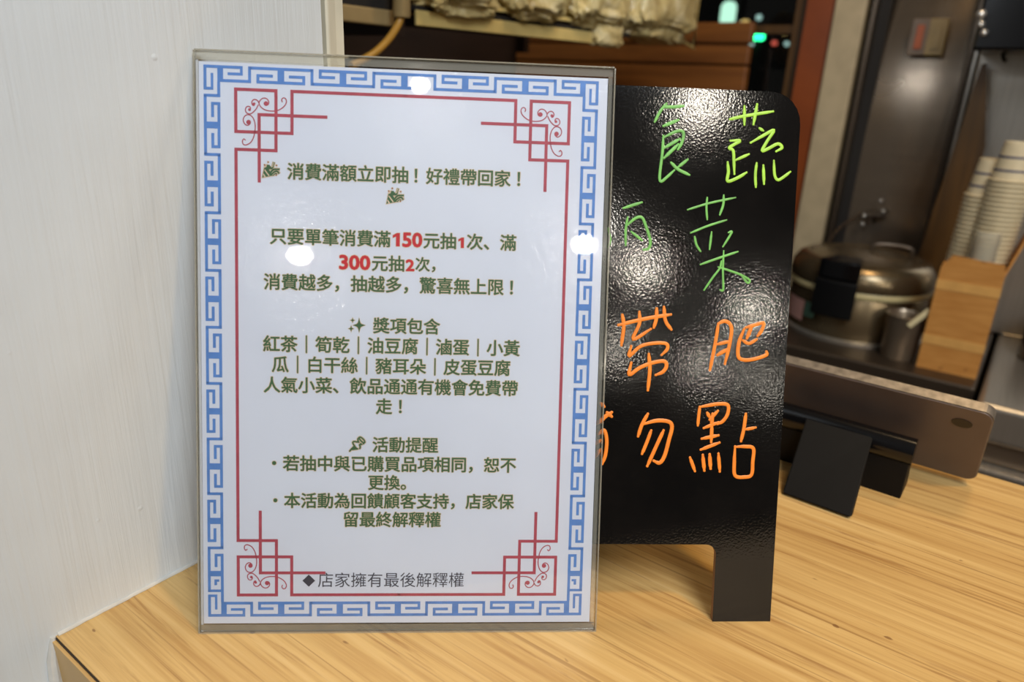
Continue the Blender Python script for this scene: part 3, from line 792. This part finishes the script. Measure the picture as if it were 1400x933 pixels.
# ------------------------------------------------ blackboard (A-frame)
BW, BHT = 0.235, 0.2965
def board_outline():
    pts = [(-BW, 0), (-BW + 0.034, 0), (-BW + 0.034, 0.046), (-0.034, 0.0455), (-0.034, 0), (0, 0), (0, BHT), (-BW, BHT)]
    return round_poly(pts, [0, 0, 0.006, 0.006, 0, 0, 0.017, 0.017])
bb = thing('table_blackboard', 'black tabletop A-frame menu board with green and orange handwriting', 'blackboard', mat=BOARD.mat)
out = board_outline()
bm = bmesh.new(); prism(bm, out, -0.0032, 0.0, 0, 1); obj('front_panel', bm, [M['board'], M['mdf']], bb)
# rear panel: hinged at the top, leaning the other way
Ri = BOARD.mat.inverted()
hinge = BOARD.o + BOARD.up * BHT - BOARD.n * 0.0042
up2 = Vector((0, 0, 1)) * math.cos(math.radians(15)) - BOARD.nh * math.sin(math.radians(15)); n2 = SD.cross(up2)
o2 = hinge - up2 * BHT - n2 * 0.0
L2 = BHT
o2 = hinge - up2 * (hinge.z / up2.z)
H2 = (hinge - o2).length
bm = bmesh.new()
prism(bm, [(x, y * H2 / BHT) for x, y in out], -0.0032, 0.0, 0, 1)
m2 = Matrix(((SD.x, up2.x, n2.x, o2.x), (SD.y, up2.y, n2.y, o2.y), (SD.z, up2.z, n2.z, o2.z), (0, 0, 0, 1)))
bm.transform(Ri @ m2)
obj('rear_panel', bm, [M['board'], M['mdf']], bb)
for hx_ in (-0.19, -0.045):
    bm = bmesh.new(); tube(bm, [(hx_ - 0.012, BHT - 0.004, -0.006), (hx_ + 0.012, BHT - 0.004, -0.006)], 0.0022, 10); obj('hinge', bm, M['chrome'], bb, True)

def char(strokes, org, sc, w, mat, name='handwritten_character', label=None):
    bm = bmesh.new()
    for s in strokes:
        pts = [BOARD.at(org[0] + x / sc, org[1] + y / sc) + Vector((0, 0, 0.0002)) for x, y in s]
        path = smooth_path(pts, 5) if len(pts) > 2 else [pts[0].lerp(pts[1], i / 4) for i in range(5)]
        ww = w * random.uniform(0.9, 1.1)
        L = len(path)
        tube(bm, path, lambda t, ww=ww: ww * (0.55 + 0.45 * min(1, min(t, 1 - t) * 9)), 10, flat=(Vector((0, 0, 1)), 0.22))
        for e in (path[0], path[-1]):
            bmesh.ops.create_uvsphere(bm, u_segments=10, v_segments=6, radius=ww * 0.75, matrix=Matrix.Translation(e) @ Matrix.Diagonal((1, 1, 0.25, 1)))
    o = obj(name, bm, mat, bb, True)
    if label: o['label'] = label
    return o
A1, S1 = (820, 100), 4.667
char([[(830, 295), (920, 275), (1105, 245)], [(922, 212), (922, 330)], [(1003, 200), (980, 328)], [(1018, 352), (1042, 368)],
      [(962, 445), (1040, 400), (1110, 365), (1070, 430), (1035, 495), (1075, 482), (1135, 452), (1162, 476), (1125, 500)],
      [(832, 432), (895, 432), (858, 455), (825, 478), (850, 495), (855, 560), (858, 645)], [(868, 555), (950, 518)],
      [(815, 570), (820, 630), (815, 690), (880, 668), (935, 635)], [(1000, 575), (992, 650), (995, 728)], [(1043, 590), (1047, 708)],
      [(1110, 560), (1115, 650), (1135, 682), (1170, 665), (1215, 630)]], A1, S1, 0.00085, M['lime'], label='lime green handwritten character at the top right')
char([[(350, 312), (385, 245), (425, 195)], [(405, 215), (470, 216), (533, 210)], [(405, 338), (500, 300)],
      [(405, 400), (400, 500), (382, 650), (390, 692), (430, 662), (475, 620)], [(410, 410), (480, 375), (522, 370), (535, 395), (520, 450), (498, 488)],
      [(410, 478), (510, 420)], [(410, 542), (500, 455)], [(455, 572), (500, 615), (570, 650)], [(500, 600), (560, 552)]], A1, S1, 0.00082, M['fern'], label='pale green handwritten character at the top')
A2 = (820, 250)
char([[(150, 162), (268, 125)], [(178, 220), (165, 300), (165, 400)], [(170, 275), (225, 228), (268, 222), (295, 280), (322, 370), (312, 418), (280, 428)], [(200, 312), (270, 368)],
      [(52, 290), (66, 360), (54, 412)]], A2, S1, 0.00070, M['fern'], label='green handwritten character beside the sign edge')
char([[(560, 172), (700, 130), (865, 95)], [(685, 95), (680, 160), (685, 235)], [(790, 80), (787, 140), (765, 205)], [(580, 320), (690, 275), (808, 238)],
      [(605, 345), (616, 395), (642, 438)], [(713, 315), (700, 425)], [(820, 318), (842, 312), (825, 345), (785, 408)], [(642, 522), (760, 480), (880, 440)],
      [(790, 435), (785, 560), (787, 680), (768, 684)], [(775, 500), (765, 545), (720, 605), (665, 685)], [(755, 538), (830, 562), (905, 590), (955, 622), (942, 638), (905, 595)]],
     A2, S1, 0.00062, M['fern'], label='thin green handwritten character, second in the right column')
A3, S3 = (820, 420), 3.733
char([[(95, 92), (230, 60), (362, 38)], [(115, 40), (122, 100), (110, 195)], [(202, 25), (202, 85), (170, 165), (260, 112)], [(290, 8), (288, 60), (275, 105)],
      [(327, 0), (335, 70), (365, 115)], [(160, 200), (150, 250), (205, 202), (270, 185), (335, 186), (345, 212), (315, 245)],
      [(160, 285), (150, 345), (200, 312), (260, 287), (325, 276), (340, 300), (322, 330), (285, 347)], [(250, 240), (255, 320), (245, 425)]], A3, S3, 0.00098, M['orange'], label='orange handwritten character beside the sign edge')
char([[(605, 85), (588, 190), (562, 322)], [(605, 85), (635, 72), (662, 85), (672, 120), (660, 200), (638, 290)], [(600, 190), (662, 175)], [(600, 245), (650, 215)],
      [(735, 115), (710, 180), (706, 250), (735, 270), (790, 265), (848, 245), (850, 228)], [(745, 105), (790, 92), (835, 82), (825, 120), (805, 148)], [(775, 100), (750, 160)],
      [(730, 170), (760, 186), (800, 165)]], A3, S3, 0.00098, M['orange'], label='orange handwritten character, third in the right column')
char([[(245, 545), (215, 600), (195, 660)], [(220, 598), (290, 580), (350, 585), (368, 612), (352, 680), (330, 760), (305, 795), (275, 785)], [(262, 630), (240, 690), (215, 750)],
      [(325, 630), (288, 710), (242, 812)]], A3, S3, 0.00105, M['orange'], label='orange handwritten character with four sweeping strokes at the lower left')
char([[(510, 510), (504, 560), (500, 605)], [(510, 510), (600, 495), (652, 500), (652, 545), (628, 582), (600, 597)], [(548, 540), (560, 562)], [(602, 530), (560, 575)], [(575, 545), (570, 610)],
      [(530, 618), (605, 588)], [(572, 600), (568, 690)], [(520, 672), (605, 655)], [(515, 728), (610, 692)], [(460, 768), (485, 838)], [(525, 755), (533, 835)], [(560, 752), (565, 825)],
      [(605, 748), (612, 840)], [(745, 545), (735, 620), (720, 685)], [(740, 625), (795, 615)], [(690, 712), (686, 790), (690, 860), (740, 868), (774, 855), (780, 790), (783, 722), (740, 712), (690, 714)]],
     A3, S3, 0.00098, M['orange'], label='orange handwritten character at the bottom right')
A4, S4 = (750, 380), 3.11
char([[(222, 535), (236, 548)], [(196, 622), (225, 605), (243, 588), (268, 572)], [(248, 573), (268, 590)], [(212, 665), (236, 648), (247, 690), (242, 750), (228, 792)], [(195, 765), (220, 730)], [(190, 708), (222, 690)]],
     A4, S4, 0.00105, M['orange'], label='orange handwritten character half hidden by the acrylic sign')

# ------------------------------------------------ acrylic sign holder
SWD, SHT = 0.2148, 0.3060
sg = thing('acrylic_sign_holder', 'clear acrylic sleeve holding a white notice with a blue fret border, leaning on the blackboard', 'sign', mat=SIGN.mat)
bm = bmesh.new(); prism(bm, round_poly([(0, 0), (SWD, 0), (SWD, SHT), (0, SHT)], 0.002, 3), -0.0011, 0.0); obj('front_sheet', bm, M['acrylic'], sg)
bm = bmesh.new(); prism(bm, round_poly([(0, 0), (SWD, 0), (SWD, SHT), (0, SHT)], 0.002, 3), -0.0032, -0.0021); obj('back_sheet', bm, M['acrylic_back'], sg)
# polished cut edges, one strip per side, and glued seams whose haze paints in edge light
e = 0.0007
for lo, hi in (((-e, 0, -0.0032), (0, SHT, 0)), ((SWD, 0, -0.0032), (SWD + e, SHT, 0)), ((0, -0.0, -0.0032), (SWD, e, 0.0001)), ((0, SHT, -0.0032), (SWD, SHT + e, 0.0))):
    bm = bmesh.new(); box(bm, lo, hi); obj('cut_edge', bm, M['rim'], sg)
for lo, hi in (((0.0004, 0.0009, -0.0020), (SWD - 0.0004, 0.0044, -0.0012)), ((0.0004, SHT - 0.0042, -0.0020), (SWD - 0.0004, SHT - 0.0004, -0.0012)), ((SWD - 0.0028, 0.0046, -0.0020), (SWD - 0.0006, SHT - 0.0044, -0.0012)), ((0.0004, 0.0046, -0.0020), (0.0016, SHT - 0.0044, -0.0012))):
    bm = bmesh.new(); box(bm, lo, hi); obj('glue_seam', bm, M['seam_lit'] if hi[0] < 0.01 else M['seam'], sg)
# the notice
PX0, PY0, PX1, PY1 = 0.0017, 0.0050, 0.2118, 0.3010
bm = bmesh.new(); box(bm, (PX0, PY0, -0.0019), (PX1, PY1, -0.0017)); paper = obj('paper_notice', bm, M['paper'], sg)
paper['label'] = 'white sheet printed with green Chinese text'
ZI = -0.00160
mm = 0.001
# --- blue fret border
def fret():
    bm = bmesh.new()
    L, Rr, B, T = 4.0, 207.0, 8.8, 299.4
    lw, bw = 1.5, 8.3
    def emit_band(rects, side):
        for a0, a1, b0, b1 in rects:
            if side == 't': r = (L + a0, T - b0, L + a1, T - b1)
            elif side == 'b': r = (L + a0, B + b0, L + a1, B + b1)
            elif side == 'l': r = (L + b0, T - a0, L + b1, T - a1)
            else: r = (Rr - b0, T - a0, Rr - b1, T - a1)
            rect(bm, r[0] * mm, r[1] * mm, r[2] * mm, r[3] * mm, ZI)
    def unit(a0, a1, outer):
        c = (a0 + a1) / 2; st = 1.7; g = 3.4; rs = []
        half = (a1 - a0) / 2
        q = g * half / 15.6
        def R_(x0, x1, y0, y1):
            rs.append((x0, x1, y0, y1) if outer else (x0, x1, bw - y1, bw - y0))
        R_(a0, a1, 0, lw)
        R_(c - st, c + st, lw, bw - lw)
        R_(a0 + q, a1 - q, bw - lw, bw)
        m0 = bw * 0.50 - lw / 2 + 0.25
        R_(a0 + q, a0 + q + lw, m0, bw - lw); R_(a1 - q - lw, a1 - q, m0, bw - lw)
        R_(a0 + q + lw, c - st - 2.3, m0, m0 + lw); R_(c + st + 2.3, a1 - q - lw, m0, m0 + lw)
        return rs
    def conn(v): return [(v - lw / 2, v + lw / 2, 0.0, bw)]
    W = Rr - L; Hh = T - B
    for side in 'tb':
        v = [23.0 + i * (W - 46.0) / 5 for i in range(6)]
        rs = []
        for i in range(5): rs += unit(v[i], v[i + 1], i % 2 == 0)
        for x in v: rs += conn(x)
        half = [(0, 19.6, 0, lw), (18.2, 19.6, lw, bw * .5 + .6), (12.0, 18.2, bw * .5 - .8, bw * .5 + .6), (6.9, 9.8, lw, bw), (9.8, 22.5, bw - lw, bw)]
        rs += half + [(W - b, W - a, c, d) for a, b, c, d in half]
        emit_band(rs, side)
    for side in 'lr':
        sp = 29.65
        v = [15.2 + i * sp for i in range(9)]
        rs = []
        for i in range(8): rs += unit(v[i], v[i + 1], i % 2 == 0)
        for x in v: rs += conn(x)
        a = v[8]; c = a + 14.2
        rs += [(a, a + 24.4, 0, lw), (c - 1.5, c + 1.5, lw, bw), (a + 3.2, c - 1.5, bw - lw, bw), (a + 3.2, a + 3.2 + lw, 3.6, bw - lw), (a + 4.6, c - 3.6, 3.6, 3.6 + lw),
               (c + 1.5, a + 23, bw - lw, bw), (a + 23, a + 24.4, 0, bw), (c + 3.2, a + 20.6, 3.4, 4.8), (c + 3.2, c + 4.5, 4.8, 6.0)]
        half = [(lw, 12.4, 0, lw), (11.0, 12.4, lw, 4.9), (4.0, 11.0, 3.6, 4.9)]
        rs += half + [(bw, 15.0, bw - lw, bw), (a + 24.4, Hh - bw, bw - lw, bw)] + [(Hh - q, Hh - p, r, s) for p, q, r, s in half]
        emit_band(rs, side)
    return bm
o = obj('fretwork_border', fret(), M['blue'], paper); o['label'] = 'blue Greek-key border'
# --- red frame with knotted corners and scrolls
def frame():
    bm = bmesh.new()
    L, Rr, B, T = 20.0, 191.8, 20.9, 287.8
    lw = 1.62; h = lw / 2
    x1, x2, x3, xe = 11.7, 20.2, 28.3, 45.5
    y1, y2, y3, ye = 12.3, 21.2, 30.2, 47.5
    scro = [[(585, 385), (580, 370), (590, 358), (605, 364), (610, 385), (595, 412), (560, 434), (520, 440), (475, 432), (445, 410), (437, 385), (455, 362), (480, 360), (497, 378), (495, 398), (480, 404)],
            [(437, 390), (425, 372), (405, 367), (391, 382), (396, 402), (408, 404)], [(432, 400), (415, 430), (385, 455), (358, 450), (350, 430), (360, 411), (378, 412), (384, 428)],
            [(345, 622), (358, 614), (350, 606)], ]
    scro2 = [[(350, 622), (340, 612), (330, 626), (335, 645), (355, 650), (385, 632), (405, 590), (412, 530), (400, 485), (375, 462), (348, 468), (336, 492), (345, 518), (365, 528), (382, 515)]]
    dots = [(481, 393, 15), (405, 394, 9), (376, 430, 9), (370, 508, 15)]
    for sx, cx0 in ((1, L), (-1, Rr)):
        for sy, cy0 in ((-1, T), (1, B)):
            def P(x, y): return (cx0 + sx * x, cy0 + sy * y)
            def HL(x0, xx1, y): a = P(x0 - h, y - h); b = P(xx1 + h, y + h); rect(bm, a[0] * mm, a[1] * mm, b[0] * mm, b[1] * mm, ZI)
            def VL(x, y0, yy1): a = P(x - h, y0 + h); b = P(x + h, yy1 - h); rect(bm, a[0] * mm, a[1] * mm, b[0] * mm, b[1] * mm, ZI - 0.00001)
            HL(0, x2, 0); VL(0, 0, y2); HL(0, x3, y2); VL(x3, 0, y2); VL(x2, 0, y3); HL(0, x2, y3); HL(x1, xe, y1); VL(x1, y1, ye)
            VL(0, y3 - lw, (T - B) / 2 + 1) ; HL(x3, (Rr - L) / 2, 0)
            kx, ky = 0.0793, 0.0806
            for s in scro[:3] + scro2:
                pts = [Vector((*[q * mm for q in P((x - 289) * kx, (y - 302 - 0.045 * (x - 289)) * ky)], ZI)) for x, y in s]
                path = smooth_path(pts, 4)
                n = len(path); V = []
                for i, p in enumerate(path):
                    t = (path[min(i + 1, n - 1)] - path[max(i - 1, 0)]).normalized(); s_ = Vector((-t.y, t.x, 0)) * 0.00027
                    V.append((bm.verts.new(p + s_), bm.verts.new(p - s_)))
                for a, b in zip(V, V[1:]): bm.faces.new((a[0], a[1], b[1], b[0]))
            for x, y, r in dots:
                q = P((x - 289) * kx, (y - 302 - 0.045 * (x - 289)) * ky); disc(bm, (q[0] * mm, q[1] * mm, ZI + 0.00001), r * 0.08 * mm)
    return bm
o = obj('ruled_frame', frame(), M['red'], paper); o['label'] = 'dull red line frame with knotted scroll corners'

# --- printed text (the built-in font carries the CJK and emoji glyphs)
def text_mesh(body):
    c = bpy.data.curves.new('t', 'FONT'); c.body = body; c.size = 1.0; c.resolution_u = 3
    o = bpy.data.objects.new('t', c); COL.objects.link(o)
    dg = bpy.context.evaluated_depsgraph_get()
    me = bpy.data.meshes.new_from_object(o.evaluated_get(dg))
    bpy.data.objects.remove(o); bpy.data.curves.remove(c)
    return me
def text_line(body, px0, py0, px1, py1, mat, bold=0.016, halo=0.05, height=None, label=None, vref=None, narrow=None, em=None):
    """ink box from (px0) to (px1); py0/py1 are the vertical middles of the line at its two ends"""
    a = SIGN.at(px0, py0); b = SIGN.at(px1, py1)
    mid = (a.y + b.y) / 2
    me = text_mesh(body)
    co = [v.co.copy() for v in me.vertices]; polys = [tuple(p.vertices) for p in me.polygons]
    bpy.data.meshes.remove(me)
    xs = [c.x for c in co]; x0, x1 = min(xs) - bold, max(xs) + bold
    k = (b.x - a.x) / (x1 - x0)
    if em: k = (SIGN.at(px0 + em, py0) - SIGN.at(px0, py0)).length
    if narrow:
        mx = (a.x + b.x) / 2; k *= narrow; a = Vector((mx - (x1 - x0) * k / 2, a.y, 0))
    ys = [c.y for c in co]
    cy = (min(ys) + max(ys)) / 2 if vref is None else vref
    ky = k if height is None else height / (max(ys) - min(ys) + 2 * bold)
    bm = bmesh.new()
    mats = [mat]
    def addm(d, n, z, mi):
        # n copies of the strokes set round a small circle make the bold weight of the print
        for q in range(max(n, 1)):
            ox = d * math.cos(math.tau * q / n) if n else 0.0; oy = d * math.sin(math.tau * q / n) if n else 0.0
            vs = [bm.verts.new(((c.x + ox - x0) * k + a.x, (c.y + oy - cy) * ky + mid, z + q * 1.5e-6)) for c in co]
            for p in polys:
                try:
                    f = bm.faces.new([vs[i] for i in p]); f.material_index = mi
                except ValueError: pass
    if halo:
        mats = [mat, M['halo']]; addm(halo, 10, ZI, 1)
    addm(bold, 8 if bold > 0 else 0, ZI + 0.00005, 0)
    o = obj('printed_line', bm, mats, paper)
    if label: o['label'] = label
    return o
def z5(x): return 340 + x / 3.5
def y5(y): return 200 + y / 3.5
def y6(y): return 420 + y / 3.5
def y7(y): return 580 + y / 3.5
CV = 0.375      # vertical middle of a full-width character
G = M['green']
text_line('消費滿額立即抽', z5(181), y5(117), z5(762), y5(137), G, vref=CV)
text_line('！', z5(793), y5(139), z5(814), y5(139), G, vref=CV, em=23.8)
text_line('好禮帶回家', z5(848), y5(141), z5(1254), y5(154), G, vref=CV)
text_line('！', z5(1287), y5(155), z5(1308), y5(155), G, vref=CV, em=23.8)
text_line('只要單筆消費滿', z5(98), y5(430), z5(677), y5(443), G, vref=CV)
def digit_one(px0, py0, px1, py1):
    a = SIGN.at(px0, py1); b = SIGN.at(px1, py0); bm = bmesh.new()
    for g, mi, z in ((0.00022, 1, 0.0), (0.0, 0, 5e-5)):
        def q(x, y, gx, gy):
            return bm.verts.new((a.x + (b.x - a.x) * x + gx * g, a.y + (b.y - a.y) * y + gy * g, ZI + z))
        f = bm.faces.new([q(0.0, 0.62, -1, -1), q(0.46, 0.74, -1, -1), q(0.46, 0, -1, -1), q(1, 0, 1, -1), q(1, 1, 1, 1), q(0.60, 1, -0.3, 1), q(0.0, 0.82, -1, 1)]); f.material_index = mi
    o = obj('printed_line', bm, [M['rednum'], M['halo']], paper); o['label'] = 'red printed digit 1'
digit_one(z5(688), y5(415), z5(722), y5(478))
text_line('50', z5(734), y5(447), z5(830), y5(449), M['rednum'], 0.032, 0.062, height=0.0078, label='red printed digits 50')
text_line('元抽', z5(836), y5(452), z5(992), y5(454), G, vref=CV)
digit_one(z5(1003), y5(437), z5(1030), y5(486))
text_line('次、滿', z5(1044), y5(457), z5(1281), y5(462), G, vref=CV)
text_line('300', z5(430), y5(555), z5(580), y5(558), M['rednum'], 0.032, 0.062, height=0.0078, label='red printed amount 300')
text_line('元抽', z5(588), y5(560), z5(743), y5(563), G, vref=CV)
text_line('2', z5(750), y5(570), z5(792), y5(570), M['rednum'], 0.032, 0.062, height=0.0062, label='red printed number 2')
text_line('次，', z5(797), y5(565), z5(893), y5(567), G, vref=CV)
text_line('消費越多，抽越多，驚喜無上限', z5(68), y5(648), z5(1221), y5(676), G, vref=CV)
text_line('！', z5(1252), y5(677), z5(1273), y5(677), G, vref=CV, em=23.8)
text_line('獎項包含', z5(594), y6(91), z5(915), y6(94), G, vref=CV)
text_line('紅茶｜筍乾｜油豆腐｜滷蛋｜小黃', z5(65), y6(178), z5(1298), y6(198), G, vref=CV)
text_line('瓜｜白干絲｜豬耳朵｜皮蛋豆腐', z5(107), y6(277), z5(1252), y6(293), G, vref=CV)
text_line('人氣小菜、飲品通通有機會免費帶', z5(68), y6(375), z5(1288), y6(391), G, vref=CV)
text_line('走', z5(607), y6(478), z5(685), y6(479), G, vref=CV)
text_line('！', z5(718), y6(479), z5(739), y6(479), G, vref=CV, em=23.4)
text_line('📌', z5(477), y7(101), z5(557), y7(102), G, 0.03, 0.075)
text_line('活動提醒', z5(591), y7(103), z5(906), y7(105), G, vref=CV)
text_line('・若抽中與已購買品項相同，恕不', z5(108), y7(193), z5(1280), y7(199), G, vref=CV)
text_line('更換。', z5(570), y7(284), z5(752), y7(286), G, vref=CV)
text_line('・本活動為回饋顧客支持，店家保', z5(114), y7(371), z5(1270), y7(376), G, vref=CV)
text_line('留最終解釋權', z5(452), y7(462), z5(918), y7(463), G, vref=CV)
text_line('◆', 412.5, 796, 430, 796, M['grey'], 0.0, 0)
text_line('店家擁有最後解釋權', 434, 795.5, 634, 794.5, M['grey'], 0.0, 0, vref=CV, label='thin dark grey printed line')

# --- little printed pictures: two party poppers and a sparkle
def icon(name, org, sc, polys, lines, dots, label):
    bm = bmesh.new()
    def Q(x, y): return SIGN.at(org[0] + x / sc, org[1] + y / sc)
    def poly(pts, z, mi):
        f = bm.faces.new([bm.verts.new((p.x, p.y, z)) for p in (Q(*q) for q in pts)]); f.material_index = mi
    def ribbon(pts, w, z, mi):
        path = smooth_path([Q(*q) for q in pts], 4); n = len(path); V = []
        for i, p in enumerate(path):
            t = (path[min(i + 1, n - 1)] - path[max(i - 1, 0)]).normalized()
            e_ = Vector((-t.y, t.x, 0)) * w / 2
            V.append((bm.verts.new((p.x + e_.x, p.y + e_.y, z)), bm.verts.new((p.x - e_.x, p.y - e_.y, z))))
        for a, b in zip(V, V[1:]):
            f = bm.faces.new((a[0], a[1], b[1], b[0])); f.material_index = mi
    for pts, mi, z in polys: poly(pts, ZI + z * 1e-5, mi)
    for pts, w, mi, z in lines: ribbon(pts, w * 0.42e-3, ZI + z * 1e-5, mi)
    for x, y, r in dots:
        p = Q(x, y); disc(bm, (p.x, p.y, ZI), r * 0.75e-3, 12, 1); disc(bm, (p.x, p.y, ZI + 5e-5), r * 0.42e-3, 12, 2)
    o = obj(name, bm, [G, M['halo'], M['popper_dot']], paper); o['label'] = label
M['popper_dot'] = plain('rust_ink', (150, 84, 62), 0.6)
def popper(org, label):
    cone = [(362, 498), (400, 320), (450, 300), (560, 460)]
    ring = [(348, 512), (388, 300), (450, 240), (560, 330), (600, 470)]
    icon('printed_popper', org, 13.33, [(ring, 1, 0), (cone, 0, 3), ([(400, 360), (415, 345), (500, 460), (480, 470)], 1, 5), ([(380, 440), (388, 415), (430, 482), (400, 490)], 1, 5),
          ([(450, 262), (500, 262), (510, 300), (505, 350), (460, 350), (440, 310)], 0, 4)],
         [([(500, 300), (520, 330), (550, 320), (560, 290), (580, 210)], 4.2, 1, 1), ([(500, 290), (520, 325), (548, 316), (558, 286), (578, 212)], 2.4, 0, 5), ([(520, 285), (545, 300), (575, 215)], 0.9, 1, 6),
          ([(500, 420), (560, 350), (620, 345), (690, 350)], 4.2, 1, 1), ([(510, 410), (565, 352), (620, 345), (685, 345)], 2.0, 0, 5),
          ([(520, 440), (590, 390), (640, 385), (680, 430)], 4.2, 1, 1), ([(530, 440), (590, 392), (640, 385), (675, 425)], 2.0, 0, 5), ([(560, 462), (600, 425), (640, 430)], 1.2, 0, 4)],
         [(408, 265, 0.85), (472, 215, 0.85), (625, 275, 0.85), (620, 450, 0.85)], label)
popper((330, 205), 'green party popper picture at the start of the top line')
popper((500.5, 241), 'green party popper picture centred under the top line')
def star(cx, cy, rx, ry, g=0.0):
    out = []
    for i in range(16):
        a = math.tau * i / 16; q = abs(math.cos(2 * a)) ** 1.2
        k_ = (0.36 + 0.64 * q ** 2 if i % 4 == 0 else 0.36 + 0.1 * q) 
        out.append((cx + (rx * k_ + g) * math.cos(a), cy + (ry * k_ + g) * math.sin(a)))
    return out
icon('printed_sparkle', (460, 425), 13.33, [(star(405, 270, 118, 140, 14), 1, 0), (star(405, 270, 118, 140), 0, 5), (star(285, 178, 48, 52, 13), 1, 0), (star(285, 178, 48, 52), 0, 5),
      (star(258, 332, 56, 64, 13), 1, 0), (star(258, 332, 56, 64), 0, 5)], [], [], 'green sparkle picture of three stars')
